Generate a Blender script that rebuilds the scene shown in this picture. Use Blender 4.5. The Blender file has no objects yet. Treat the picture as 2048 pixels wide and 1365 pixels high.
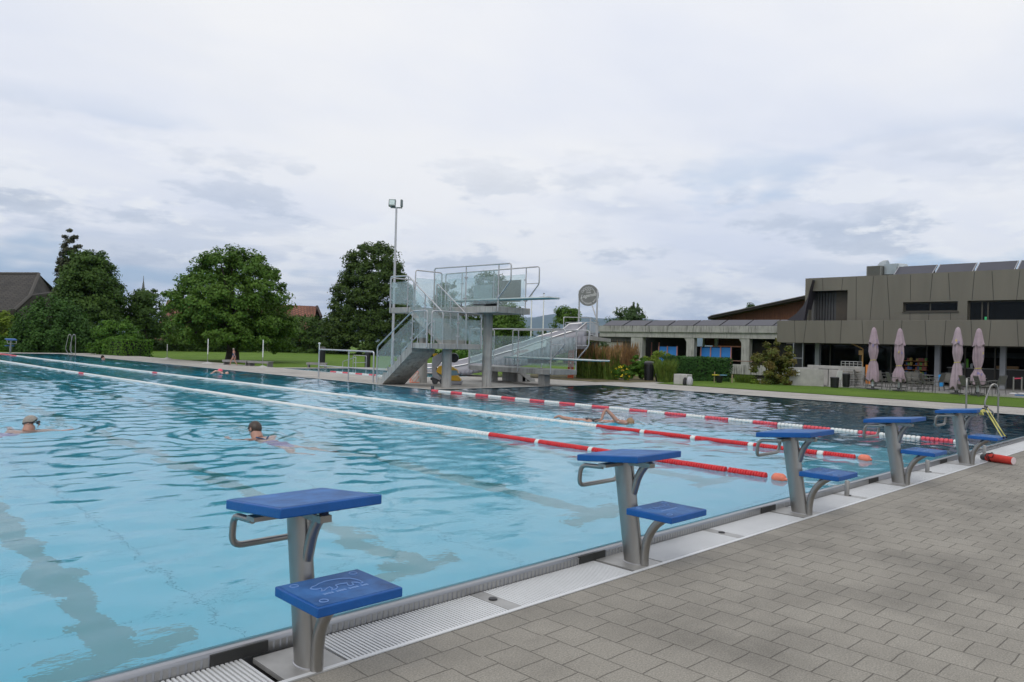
import bpy, bmesh, math, random
import numpy as np
from mathutils import Vector, Matrix
random.seed(11); rng = np.random.default_rng(11)
SC = bpy.context.scene
COL = SC.collection
R_ = math.radians

# ---------------------------------------------------------------- camera
CAMH = 1.458
FPX = 1532.72                       # focal length in pixels of a 2048 wide frame
RW = np.array([[0.71380624, -0.02260615, -0.69997829],
               [-0.69983242, 0.01514285, -0.71414654],
               [0.02674377, 0.99962976, -0.00501146]])
cam_d = bpy.data.cameras.new('camera'); cam = bpy.data.objects.new('camera', cam_d); COL.objects.link(cam)
cam_d.sensor_width = 36.0; cam_d.lens = FPX / 2048 * 36; cam_d.clip_end = 30000; cam_d.clip_start = 0.05
m4 = Matrix.Identity(4)
for i in range(3):
    for j in range(3): m4[i][j] = float(RW[i, j])
m4[2][3] = CAMH
cam.matrix_world = m4
SC.camera = cam

# ---------------------------------------------------------------- world: overcast sky with broken cloud
SUN_EL, SUN_AZ = R_(48), R_(250)
W = bpy.data.worlds.new("World"); SC.world = W; W.use_nodes = True
nt = W.node_tree; nt.nodes.clear()
def N(tree, t, **kw):
    n = tree.nodes.new(t)
    for k, v in kw.items():
        if k in n.inputs: n.inputs[k].default_value = v
        else: setattr(n, k, v)
    return n
def L(tree, a, b): tree.links.new(a, b)
def ramp(tree, fac, stops, interp='LINEAR'):
    r = tree.nodes.new('ShaderNodeValToRGB'); r.color_ramp.interpolation = interp
    e = r.color_ramp.elements
    while len(e) > 1: e.remove(e[0])
    e[0].position = stops[0][0]; e[0].color = (*stops[0][1], 1) if len(stops[0][1]) == 3 else stops[0][1]
    for p, c in stops[1:]:
        q = e.new(p); q.color = (*c, 1)
    tree.links.new(fac, r.inputs[0]); return r.outputs[0]
def mathn(tree, op, a, b=None, c=None):
    n = tree.nodes.new('ShaderNodeMath'); n.operation = op
    for i, v in enumerate((a, b, c)):
        if v is None: continue
        if isinstance(v, (int, float)): n.inputs[i].default_value = v
        else: tree.links.new(v, n.inputs[i])
    return n.outputs[0]
def mixc(tree, f, a, b, mode='MIX'):
    n = tree.nodes.new('ShaderNodeMix'); n.data_type = 'RGBA'; n.blend_type = mode
    for s, v in ((n.inputs[0], f), (n.inputs[6], a), (n.inputs[7], b)):
        if isinstance(v, (int, float)): s.default_value = v
        elif isinstance(v, tuple): s.default_value = (*v, 1) if len(v) == 3 else v
        else: tree.links.new(v, s)
    return n.outputs[2]
sky = N(nt, 'ShaderNodeTexSky', sky_type='NISHITA', sun_disc=False, sun_elevation=SUN_EL, sun_rotation=SUN_AZ, dust_density=2.0)
tc = N(nt, 'ShaderNodeTexCoord')
sep = N(nt, 'ShaderNodeSeparateXYZ'); L(nt, tc.outputs['Generated'], sep.inputs[0])
zc = mathn(nt, 'ADD', mathn(nt, 'MAXIMUM', sep.outputs[2], 0.0), 0.10)
cmb = N(nt, 'ShaderNodeCombineXYZ')
L(nt, mathn(nt, 'DIVIDE', sep.outputs[0], zc), cmb.inputs[0]); L(nt, mathn(nt, 'DIVIDE', sep.outputs[1], zc), cmb.inputs[1])
def wnoise(vec, scale, detail=5, rough=.55, off=(0, 0, 0), sc3=(1, 1, 1), rot=0):
    mp = N(nt, 'ShaderNodeMapping'); mp.inputs['Location'].default_value = off; mp.inputs['Scale'].default_value = sc3
    mp.inputs['Rotation'].default_value = (0, 0, rot); L(nt, vec, mp.inputs[0])
    t = N(nt, 'ShaderNodeTexNoise', Scale=scale, Detail=detail, Roughness=rough); L(nt, mp.outputs[0], t.inputs['Vector'])
    return t.outputs[0]
# high veil: pale grey with soft darker sheets
veil = wnoise(cmb.outputs[0], 0.55, 4, .5, (3.1, 1.7, 0), (1, 1.5, 1), .6)
base = ramp(nt, veil, [(0.30, (7.4, 7.8, 8.9)), (0.46, (8.5, 8.7, 9.3)), (0.60, (9.3, 9.3, 9.4))])
# blue-grey sheets, low cloud banks
vdir = tc.outputs['Generated']
sheet = wnoise(cmb.outputs[0], 0.42, 6, .58, (7.3, 2.2, 0), (1, 1.3, 1), .9)
lowm = ramp(nt, sep.outputs[2], [(0.05, (1, 1, 1)), (0.26, (0.10,) * 3)])
shm = ramp(nt, sheet, [(0.50, (0, 0, 0)), (0.56, (1, 1, 1))])
base = mixc(nt, mathn(nt, 'MULTIPLY', mathn(nt, 'MULTIPLY', shm, lowm), 0.65), base, (5.2, 5.9, 7.2))
puff = wnoise(vdir, 5.2, 8, .60, (2.35, 0.4, 1.2), (1, 1, 3.0), 0)
lowp = ramp(nt, sep.outputs[2], [(0.0, (1, 1, 1)), (0.15, (1, 1, 1)), (0.27, (0, 0, 0))])
pm_ = ramp(nt, puff, [(0.52, (0, 0, 0)), (0.575, (1, 1, 1))])
base = mixc(nt, mathn(nt, 'MULTIPLY', mathn(nt, 'MULTIPLY', pm_, lowp), 0.62), base, mixc(nt, ramp(nt, puff, [(0.54, (0, 0, 0)), (0.66, (1, 1, 1))]), (5.8, 6.4, 7.5), (4.1, 4.8, 6.0)))
white = wnoise(vdir, 6.5, 7, .6, (4.35, 1.4, 3.2), (1, 1, 3.2))
base = mixc(nt, mathn(nt, 'MULTIPLY', mathn(nt, 'MULTIPLY', ramp(nt, white, [(0.54, (0, 0, 0)), (0.60, (1, 1, 1))]), lowp), 0.85), base, (9.3, 9.4, 9.6))
# gaps: clear sky shows a little near the horizon
gap = wnoise(vdir, 3.0, 5, .5, (8.1, 4.4, 0.3), (1, 1, 3.4))
gm = ramp(nt, gap, [(0.54, (0, 0, 0)), (0.60, (1, 1, 1))])
skyc = mixc(nt, 1.0, sky.outputs[0], (1.0, 1.0, 1.0), 'MULTIPLY')
base = mixc(nt, mathn(nt, 'MULTIPLY', mathn(nt, 'MULTIPLY', gm, lowp), 0.80), base, mixc(nt, 0.6, skyc, (4.2, 6.1, 8.8)))
base = mixc(nt, 0.06, base, skyc)
bg = N(nt, 'ShaderNodeBackground', Strength=0.108); L(nt, base, bg.inputs[0])
wo = N(nt, 'ShaderNodeOutputWorld'); L(nt, bg.outputs[0], wo.inputs[0])

sun_d = bpy.data.lights.new('sun', 'SUN'); sun = bpy.data.objects.new('sun', sun_d); COL.objects.link(sun)
sun_d.energy = 0.9; sun_d.angle = R_(22); sun_d.color = (1, .96, .9)
sdir = Vector((math.sin(SUN_AZ) * math.cos(SUN_EL), math.cos(SUN_AZ) * math.cos(SUN_EL), math.sin(SUN_EL)))
sun.rotation_euler = sdir.to_track_quat('Z', 'Y').to_euler(); sun.location = (0, 0, 60)
SC.view_settings.view_transform = 'Standard'; SC.view_settings.look = 'None'
SC.view_settings.exposure = 0.0; SC.view_settings.gamma = 1.0; SC.view_settings.use_curve_mapping = False
SC.cycles.max_bounces = 10; SC.cycles.transparent_max_bounces = 16; SC.cycles.transmission_bounces = 8
SC.cycles.diffuse_bounces = 3; SC.cycles.glossy_bounces = 4; SC.cycles.volume_bounces = 0

# ---------------------------------------------------------------- measuring helpers (world planes)
def ray(px, py): return RW @ np.array([px - 1024.0, 682.5 - py, -FPX])
def onX(px, py, X):
    r = ray(px, py); t = X / r[0]; return (X, float(r[1] * t), float(CAMH + r[2] * t))
def onY(px, py, Y):
    r = ray(px, py); t = Y / r[1]; return (float(r[0] * t), Y, float(CAMH + r[2] * t))
def onZ(px, py, z=0.0):
    r = ray(px, py); t = (z - CAMH) / r[2]; return (float(r[0] * t), float(r[1] * t), z)
def atD(px, py, d):
    r = ray(px, py); t = d / math.hypot(r[0], r[1]); return (float(r[0] * t), float(r[1] * t), float(CAMH + r[2] * t))
def face_cam(x, y): return math.atan2(-y, -x)

# ---------------------------------------------------------------- materials
MATS = {}
def mat(name, col, rough=.6, metal=0.0, var=0.0, vscale=3.0, bump=0.0, bscale=40.0, col2=None, coat=0.0, spec=.5, detail=4, stretch=(1, 1, 1), emis=None):
    if name in MATS: return MATS[name]
    m = bpy.data.materials.new(name); m.use_nodes = True; t = m.node_tree
    b = t.nodes['Principled BSDF']; b.inputs['Roughness'].default_value = rough; b.inputs['Metallic'].default_value = metal
    b.inputs['Coat Weight'].default_value = coat; b.inputs['Specular IOR Level'].default_value = spec
    co = N(t, 'ShaderNodeTexCoord'); mp = N(t, 'ShaderNodeMapping'); mp.inputs['Scale'].default_value = stretch
    L(t, co.outputs['Object'], mp.inputs[0])
    if var > 0 or col2:
        n = N(t, 'ShaderNodeTexNoise', Scale=vscale, Detail=detail, Roughness=.62); L(t, mp.outputs[0], n.inputs['Vector'])
        a = tuple(c * (1 - var) for c in col); c2 = tuple(min(1, c * (1 + var)) for c in (col2 or col))
        L(t, ramp(t, n.outputs[0], [(0.33, a), (0.67, c2)]), b.inputs['Base Color'])
        rr = N(t, 'ShaderNodeMapRange'); rr.inputs[3].default_value = max(0.02, rough - .08); rr.inputs[4].default_value = min(1, rough + .1)
        L(t, n.outputs[0], rr.inputs[0]); L(t, rr.outputs[0], b.inputs['Roughness'])
    else: b.inputs['Base Color'].default_value = (*col, 1)
    if bump > 0:
        n2 = N(t, 'ShaderNodeTexNoise', Scale=bscale, Detail=5); L(t, mp.outputs[0], n2.inputs['Vector'])
        bp = N(t, 'ShaderNodeBump', Strength=1.0, Distance=bump); L(t, n2.outputs[0], bp.inputs['Height']); L(t, bp.outputs[0], b.inputs['Normal'])
    MATS[name] = m; return m
STEEL = mat('brushed_steel', (.34, .33, .31), .34, .9, .10, 6, .0006, 30, stretch=(1, 1, .15))
RAILM = mat('rail_steel', (.50, .50, .51), .38, .75, .08, 5)
BLUEP = mat('blue_plastic', (.002, .082, .31), .42, 0, .10, 9, .0012, 90)
BLUET = mat('blue_worn_top', (.012, .078, .25), .60, 0, .32, 4.5, .0016, 160, col2=(.035, .125, .32))
MARKB = mat('scuffed_marking', (.17, .30, .58), .6)
WHITEP = mat('white_grating', (.62, .63, .63), .45, 0, .08, 1.5)
WHITEM = mat('white_metal', (.72, .73, .73), .4, 0, .05, 3)
DARKGAP = mat('dark_channel', (.03, .03, .028), .7)
PLATEG = mat('grey_plate', (.36, .355, .34), .45, .5, .15, 5)
BLACKP = mat('black_plastic', (.012, .012, .014), .35, 0, .15, 8)
DARKP = mat('dark_grey_plastic', (.045, .045, .048), .5, 0, .15, 8)
REDF = mat('red_float', (.62, .025, .03), .38, 0, .15, 12)
REDF2 = mat('pink_red_float', (.68, .075, .10), .40, 0, .12, 12)
WHITEF = mat('white_float', (.72, .73, .70), .42, 0, .06, 12)
ORANGEF = mat('orange_buoy', (.72, .20, .12), .45, 0, .15, 12)
WIRE = mat('wire_cable', (.45, .47, .45), .45, .4)
SKIN = mat('skin', (.44, .235, .17), .5, 0, .08, 9, 0, 40)
SKINP = mat('skin_pale', (.60, .36, .27), .5, 0, .08, 9)
HAIRG = mat('grey_hair', (.30, .27, .23), .7, 0, .2, 60)
HAIRD = mat('dark_hair', (.035, .022, .016), .55, 0, .3, 60)
SUITD = mat('dark_swimsuit', (.012, .018, .03), .6, 0, .2, 20, col2=(.02, .10, .22))
PURPLE = mat('violet_swimsuit', (.16, .12, .34), .6)
def concrete(name, c, streak=.5, top=None):
    """board-marked concrete with damp streaks running down"""
    m = bpy.data.materials.new(name); m.use_nodes = True; t = m.node_tree; b = t.nodes['Principled BSDF']
    b.inputs['Roughness'].default_value = .85
    co = N(t, 'ShaderNodeTexCoord')
    n = N(t, 'ShaderNodeTexNoise', Scale=2.2, Detail=8, Roughness=.65); L(t, co.outputs['Object'], n.inputs['Vector'])
    c0 = ramp(t, n.outputs[0], [(.3, tuple(x * .78 for x in c)), (.7, tuple(min(1, x * 1.18) for x in c))])
    mp = N(t, 'ShaderNodeMapping'); mp.inputs['Scale'].default_value = (7, 7, .5); L(t, co.outputs['Object'], mp.inputs[0])
    s = N(t, 'ShaderNodeTexNoise', Scale=1.6, Detail=6, Roughness=.7); L(t, mp.outputs[0], s.inputs['Vector'])
    n3 = N(t, 'ShaderNodeTexNoise', Scale=.9, Detail=3); L(t, co.outputs['Object'], n3.inputs['Vector'])
    sm = mathn(t, 'MULTIPLY', ramp(t, s.outputs[0], [(.47, (0,) * 3), (.62, (1,) * 3)]), ramp(t, n3.outputs[0], [(.35, (.2,) * 3), (.6, (1,) * 3)]))
    L(t, mixc(t, mathn(t, 'MULTIPLY', sm, streak), c0, tuple(x * .28 for x in c)), b.inputs['Base Color'])
    n4 = N(t, 'ShaderNodeTexNoise', Scale=45, Detail=6); L(t, co.outputs['Object'], n4.inputs['Vector'])
    bp = N(t, 'ShaderNodeBump', Strength=1, Distance=.004); L(t, n4.outputs[0], bp.inputs['Height']); L(t, bp.outputs[0], b.inputs['Normal'])
    MATS[name] = m; return m
CONC = concrete('concrete', (.38, .375, .355), .6)
CONCL = concrete('concrete_light', (.42, .41, .385), .15)
CONCD = concrete('concrete_weathered', (.36, .355, .335), .95)
def brickmat(name, c1, c2, mortar, bw, rh, msize, rot=0, bump=.004, off=.5, rough=.85, grain=.25, stain=0.3, loc=(0, 0)):
    m = bpy.data.materials.new(name); m.use_nodes = True; t = m.node_tree; b = t.nodes['Principled BSDF']
    b.inputs['Roughness'].default_value = rough
    co = N(t, 'ShaderNodeTexCoord'); mp = N(t, 'ShaderNodeMapping'); mp.inputs['Rotation'].default_value = (0, 0, rot); mp.inputs['Location'].default_value = (*loc, 0)
    wn = N(t, 'ShaderNodeTexNoise', Scale=9, Detail=3); L(t, co.outputs['Object'], wn.inputs['Vector'])
    vm = N(t, 'ShaderNodeVectorMath', operation='MULTIPLY_ADD'); L(t, wn.outputs['Color'], vm.inputs[0])
    vm.inputs[1].default_value = (.016, .016, 0); L(t, co.outputs['Object'], vm.inputs[2]); L(t, vm.outputs[0], mp.inputs[0])
    br = N(t, 'ShaderNodeTexBrick', Scale=1.0); L(t, mp.outputs[0], br.inputs['Vector'])
    br.offset = off; br.inputs['Brick Width'].default_value = bw; br.inputs['Row Height'].default_value = rh
    br.inputs['Mortar Size'].default_value = msize; br.inputs['Mortar Smooth'].default_value = .3; br.inputs['Bias'].default_value = 0
    br.inputs['Color1'].default_value = (*c1, 1); br.inputs['Color2'].default_value = (*c2, 1); br.inputs['Mortar'].default_value = (*mortar, 1)
    n = N(t, 'ShaderNodeTexNoise', Scale=110, Detail=5, Roughness=.8); L(t, co.outputs['Object'], n.inputs['Vector'])
    g = ramp(t, n.outputs[0], [(.36, (1 - grain,) * 3), (.64, (1 + grain * .6,) * 3)])
    n2 = N(t, 'ShaderNodeTexNoise', Scale=.8, Detail=6, Roughness=.65); L(t, co.outputs['Object'], n2.inputs['Vector'])
    g2 = ramp(t, n2.outputs[0], [(.34, (1 - stain,) * 3), (.56, (1.05,) * 3)])
    c = mixc(t, 1.0, mixc(t, 1.0, br.outputs['Color'], g, 'MULTIPLY'), g2, 'MULTIPLY')
    L(t, c, b.inputs['Base Color'])
    h = mathn(t, 'ADD', mathn(t, 'MULTIPLY', br.outputs['Fac'], -1.0), mathn(t, 'MULTIPLY', n.outputs[0], .25))
    bp = N(t, 'ShaderNodeBump', Strength=1, Distance=bump); L(t, h, bp.inputs['Height']); L(t, bp.outputs[0], b.inputs['Normal'])
    MATS[name] = m; return m
PAVE = brickmat('grey_pavers', (.276, .255, .214), (.300, .278, .234), (.145, .132, .108), .20, .203, .0035, R_(90), loc=(.13, -.019), grain=.40, stain=.32)
PAVEB = brickmat('grey_paver_border', (.268, .248, .208), (.294, .272, .229), (.145, .132, .108), .203, .17, .0035, 0, loc=(.0, -.08), grain=.38, stain=.25)
PAVEF = brickmat('pale_deck_pavers', (.36, .34, .305), (.42, .395, .355), (.25, .235, .21), .40, .20, .006, R_(90), grain=.12, stain=.2)
def grassmat(name, a, b_, sc=.35):
    m = bpy.data.materials.new(name); m.use_nodes = True; t = m.node_tree; b = t.nodes['Principled BSDF']
    b.inputs['Roughness'].default_value = .9; b.inputs['Specular IOR Level'].default_value = .2
    co = N(t, 'ShaderNodeTexCoord')
    n = N(t, 'ShaderNodeTexNoise', Scale=sc, Detail=8, Roughness=.7); L(t, co.outputs['Object'], n.inputs['Vector'])
    n2 = N(t, 'ShaderNodeTexNoise', Scale=30, Detail=6, Roughness=.8); L(t, co.outputs['Object'], n2.inputs['Vector'])
    c = ramp(t, n.outputs[0], [(.3, a), (.7, b_)])
    L(t, mixc(t, 1, c, ramp(t, n2.outputs[0], [(.3, (.6,) * 3), (.7, (1.3,) * 3)]), 'MULTIPLY'), b.inputs['Base Color'])
    bp = N(t, 'ShaderNodeBump', Strength=1, Distance=.05); L(t, n2.outputs[0], bp.inputs['Height']); L(t, bp.outputs[0], b.inputs['Normal'])
    MATS[name] = m; return m
GRASS = grassmat('lawn_grass', (.085, .165, .016), (.15, .245, .03))
def leafmat(name, a, b_, sc=.9):
    m = bpy.data.materials.new(name); m.use_nodes = True; t = m.node_tree; b = t.nodes['Principled BSDF']
    b.inputs['Roughness'].default_value = .62; b.inputs['Specular IOR Level'].default_value = .25
    co = N(t, 'ShaderNodeTexCoord')
    n = N(t, 'ShaderNodeTexNoise', Scale=sc, Detail=3, Roughness=.6); L(t, co.outputs['Object'], n.inputs['Vector'])
    n2 = N(t, 'ShaderNodeTexNoise', Scale=9, Detail=2); L(t, co.outputs['Object'], n2.inputs['Vector'])
    c = ramp(t, n.outputs[0], [(.32, a), (.68, b_)])
    c = mixc(t, 1, c, ramp(t, n2.outputs[0], [(.3, (.65,) * 3), (.7, (1.35,) * 3)]), 'MULTIPLY')
    L(t, c, b.inputs['Base Color'])
    tr = N(t, 'ShaderNodeBsdfTranslucent'); L(t, c, tr.inputs[0])
    mx = N(t, 'ShaderNodeMixShader'); mx.inputs[0].default_value = .22
    L(t, b.outputs[0], mx.inputs[1]); L(t, tr.outputs[0], mx.inputs[2]); L(t, mx.outputs[0], t.nodes['Material Output'].inputs[0])
    MATS[name] = m; return m
LEAF_MAPLE = leafmat('maple_leaf', (.058, .128, .014), (.110, .200, .026))
LEAF_DARK = leafmat('dark_leaf', (.046, .096, .016), (.082, .148, .024))
LEAF_HORN = leafmat('hornbeam_leaf', (.036, .074, .012), (.076, .122, .022))
LEAF_WEEP = leafmat('weeping_leaf', (.034, .088, .014), (.065, .145, .024))
LEAF_BRIGHT = leafmat('bright_leaf', (.055, .14, .012), (.10, .21, .02))
LEAF_YEL = leafmat('yellow_green_leaf', (.12, .19, .015), (.20, .28, .03))
LEAF_IVY = leafmat('hedge_leaf', (.022, .075, .014), (.05, .13, .022), 2)
LEAF_RED = leafmat('reddish_leaf', (.085, .14, .02), (.16, .11, .03), 1.6)
LEAF_PALE = leafmat('pale_leaf', (.05, .10, .03), (.09, .15, .05))
GR_TAN = leafmat('tan_grass', (.20, .12, .05), (.33, .20, .09), 3)
GR_GRN = leafmat('green_grass_blade', (.08, .15, .02), (.17, .22, .04), 3)
BARK = mat('bark', (.055, .042, .032), .9, 0, .3, 8, .01, 20)
FLOWER = mat('yellow_flower', (.80, .62, .02), .6)
def glassmat(name, tint, body, opac=.42, rough=.25):
    m = bpy.data.materials.new(name); m.use_nodes = True; t = m.node_tree; b = t.nodes['Principled BSDF']
    b.inputs['Base Color'].default_value = (*body, 1); b.inputs['Roughness'].default_value = rough; b.inputs['Specular IOR Level'].default_value = .6 if opac < .4 else .28
    tr = N(t, 'ShaderNodeBsdfTransparent', Color=(*tint, 1)); mx = N(t, 'ShaderNodeMixShader')
    co = N(t, 'ShaderNodeTexCoord'); n = N(t, 'ShaderNodeTexNoise', Scale=1.4, Detail=4); L(t, co.outputs['Object'], n.inputs['Vector'])
    mr = N(t, 'ShaderNodeMapRange'); mr.inputs[3].default_value = opac - .06; mr.inputs[4].default_value = opac + .06
    L(t, n.outputs[0], mr.inputs[0]); L(t, mr.outputs[0], mx.inputs[0])
    L(t, tr.outputs[0], mx.inputs[1]); L(t, b.outputs[0], mx.inputs[2]); L(t, mx.outputs[0], t.nodes['Material Output'].inputs[0])
    MATS[name] = m; return m
GLASS = glassmat('tinted_glass', (.90, .95, .95), (.58, .65, .67), .17, .2)
WINGLASS = glassmat('window_glass', (.25, .28, .26), (.006, .008, .008), .6, .03)

# ---------------------------------------------------------------- mesh builder
class MB:
    def __init__(s): s.v = []; s.f = []; s.m = []
    def add(s, vs, fs, m=0):
        o = len(s.v); s.v += [tuple(float(c) for c in p) for p in vs]
        for f in fs: s.f.append(tuple(i + o for i in f)); s.m.append(m)
        return s
    def box(s, x0, x1, y0, y1, z0, z1, m=0, M=None):
        vs = [(x, y, z) for z in (z0, z1) for (x, y) in ((x0, y0), (x1, y0), (x1, y1), (x0, y1))]
        if M is not None: vs = [M @ Vector(p) for p in vs]
        return s.add(vs, [(0, 3, 2, 1), (4, 5, 6, 7), (0, 1, 5, 4), (1, 2, 6, 5), (2, 3, 7, 6), (3, 0, 4, 7)], m)
    def bar(s, a, b, w, h, m=0, up=(0, 0, 1)):
        a = Vector(a); b = Vector(b); d = (b - a); l = d.length; d.normalize(); up = Vector(up)
        if abs(d.dot(up)) > .98: up = Vector((1, 0, 0))
        sd = d.cross(up).normalized(); u = sd.cross(d)
        M = Matrix((( d.x, sd.x, u.x, a.x), (d.y, sd.y, u.y, a.y), (d.z, sd.z, u.z, a.z), (0, 0, 0, 1)))
        return s.box(0, l, -w / 2, w / 2, -h / 2, h / 2, m, M)
    def prism(s, pts, vec, m=0):
        n = len(pts); v = Vector(vec); vs = [Vector(p) for p in pts] + [Vector(p) + v for p in pts]
        fs = [tuple(range(n - 1, -1, -1)), tuple(range(n, 2 * n))] + [(i, (i + 1) % n, n + (i + 1) % n, n + i) for i in range(n)]
        return s.add(vs, fs, m)
    def tube(s, path, r, n=8, m=0, closed=False):
        P = [Vector(p) for p in path]; k = len(P)
        rs = r if isinstance(r, (list, tuple)) else [r] * k
        T = []
        for i in range(k):
            a = P[i - 1] if (i > 0 or closed) else P[i]; b = P[(i + 1) % k] if (i < k - 1 or closed) else P[i]
            T.append((b - a).normalized())
        u = Vector((0, 0, 1)) if abs(T[0].z) < .9 else Vector((1, 0, 0)); u = (u - T[0] * u.dot(T[0])).normalized()
        vs = []
        for i in range(k):
            u = (u - T[i] * u.dot(T[i])); u = u.normalized() if u.length > 1e-6 else T[i].orthogonal().normalized(); w = T[i].cross(u)
            sc = 1.0
            if 0 < i < k - 1 or closed:
                d1 = (P[i] - P[i - 1]).normalized(); sc = 1 / max(.5, d1.dot(T[i]))
            for j in range(n):
                a = 2 * math.pi * j / n; vs.append(P[i] + (u * math.cos(a) + w * math.sin(a)) * rs[i] * (1 if sc == 1 else min(1.2, sc)))
        fs = []
        for i in range(k if closed else k - 1):
            for j in range(n): fs.append((i * n + j, i * n + (j + 1) % n, ((i + 1) % k) * n + (j + 1) % n, ((i + 1) % k) * n + j))
        if not closed: fs += [tuple(range(n - 1, -1, -1)), tuple(range((k - 1) * n, k * n))]
        return s.add(vs, fs, m)
    def lathe(s, prof, c=(0, 0, 0), n=16, m=0, M=None, wob=None, zw=None):
        vs = []
        for i, (r, z) in enumerate(prof):
            for j in range(n):
                a = 2 * math.pi * j / n; rr = r * (1 + (wob(a, z) if wob else 0)); p = Vector((rr * math.cos(a), rr * math.sin(a), z + (zw(a, i) if zw else 0)))
                if M is not None: p = M @ p
                vs.append(p + Vector(c))
        k = len(prof); fs = [(i * n + j, i * n + (j + 1) % n, (i + 1) * n + (j + 1) % n, (i + 1) * n + j) for i in range(k - 1) for j in range(n)]
        fs += [tuple(range(n - 1, -1, -1)), tuple(range((k - 1) * n, k * n))]
        return s.add(vs, fs, m)
    def build(s, name, mats, parent=None, smooth=True, bevel=0, seg=2, label=None):
        me = bpy.data.meshes.new(name); me.from_pydata(s.v, [], s.f)
        for x in (mats if isinstance(mats, (list, tuple)) else [mats]): me.materials.append(x)
        if any(s.m): me.polygons.foreach_set('material_index', s.m)
        bm = bmesh.new(); bm.from_mesh(me); bmesh.ops.recalc_face_normals(bm, faces=bm.faces[:]); bm.to_mesh(me); bm.free()
        if smooth:
            me.shade_smooth(); me.set_sharp_from_angle(angle=R_(38))
        o = bpy.data.objects.new(name, me); COL.objects.link(o)
        if parent: o.parent = parent
        if bevel:
            b = o.modifiers.new('bevel', 'BEVEL'); b.width = bevel; b.segments = seg; b.limit_method = 'ANGLE'; b.angle_limit = R_(35)
        if label: o['label'] = label
        return o
def arc(c, r, a0, a1, n, ax='xz'):
    out = []
    for i in range(n + 1):
        a = a0 + (a1 - a0) * i / n
        out.append((c[0] + r * math.cos(a), c[1], c[2] + r * math.sin(a)) if ax == 'xz' else
                   ((c[0], c[1] + r * math.cos(a), c[2] + r * math.sin(a)) if ax == 'yz' else (c[0] + r * math.cos(a), c[1] + r * math.sin(a), c[2])))
    return out
def fillet(pts, r, n=4):
    P = [Vector(p) for p in pts]; out = [P[0]]
    for i in range(1, len(P) - 1):
        a, b, c = P[i - 1], P[i], P[i + 1]; d1 = (a - b); d2 = (c - b); k = min(r, d1.length * .45, d2.length * .45)
        p1 = b + d1.normalized() * k; p2 = b + d2.normalized() * k
        for j in range(n + 1):
            t = j / n; out.append(p1 * (1 - t) ** 2 + b * 2 * t * (1 - t) + p2 * t * t)
    out.append(P[-1]); return out
def thing(name, label, cat, loc=(0, 0, 0), rz=0.0, group=None):
    o = bpy.data.objects.new(name, None); COL.objects.link(o); o.empty_display_size = .2
    o.location = loc; o.rotation_euler = (0, 0, rz); o['label'] = label; o['category'] = cat
    if group: o['group'] = group
    return o
def tag(o, label=None, cat=None, group=None, kind=None):
    if label: o['label'] = label
    if cat: o['category'] = cat
    if group: o['group'] = group
    if kind: o['kind'] = kind
    return o
def struct(name, mb, m, **kw):
    o = mb.build(name, m, **kw); o['kind'] = 'structure'; return o
def children(o): return [c for c in list(o.children)]
def dup(o, loc=None, rz=None, label=None, scale=None, parent=None):
    c = o.copy(); COL.objects.link(c)
    if parent: c.parent = parent
    for ch in children(o): dup(ch, parent=c)
    if loc is not None: c.location = loc
    if rz is not None: c.rotation_euler = (0, 0, rz)
    if scale is not None: c.scale = scale
    if label: c['label'] = label
    return c
def textmb(txt, size, M, m=0, extr=.004, mb=None, align='CENTER', shear=0, space=1.0, sx=1.0):
    cu = bpy.data.curves.new('t', 'FONT'); cu.body = txt; cu.size = size; cu.extrude = extr; cu.align_x = align; cu.shear = shear; cu.space_character = space
    cu.resolution_u = 3
    o = bpy.data.objects.new('t', cu); COL.objects.link(o)
    dg = bpy.context.evaluated_depsgraph_get(); me = bpy.data.meshes.new_from_object(o.evaluated_get(dg))
    mb = mb or MB(); mb.add([M @ Vector((v.co.x * sx, v.co.y, v.co.z)) for v in me.vertices], [tuple(p.vertices) for p in me.polygons], m)
    bpy.data.objects.remove(o); bpy.data.curves.remove(cu); bpy.data.meshes.remove(me); return mb
def sheet_rects(mb, X, Y, z, holes):
    xs = sorted(set([X[0], X[1]] + [h[i] for h in holes for i in (0, 1) if X[0] < h[i] < X[1]]))
    ys = sorted(set([Y[0], Y[1]] + [h[i] for h in holes for i in (2, 3) if Y[0] < h[i] < Y[1]]))
    for i in range(len(xs) - 1):
        for j in range(len(ys) - 1):
            cx, cy = (xs[i] + xs[i + 1]) / 2, (ys[j] + ys[j + 1]) / 2
            if any(h[0] < cx < h[1] and h[2] < cy < h[3] for h in holes): continue
            mb.add([(xs[i], ys[j], z), (xs[i + 1], ys[j], z), (xs[i + 1], ys[j + 1], z), (xs[i], ys[j + 1], z)], [(0, 1, 2, 3)])
    return mb
FAST_LEAVES = 1.0
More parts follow.
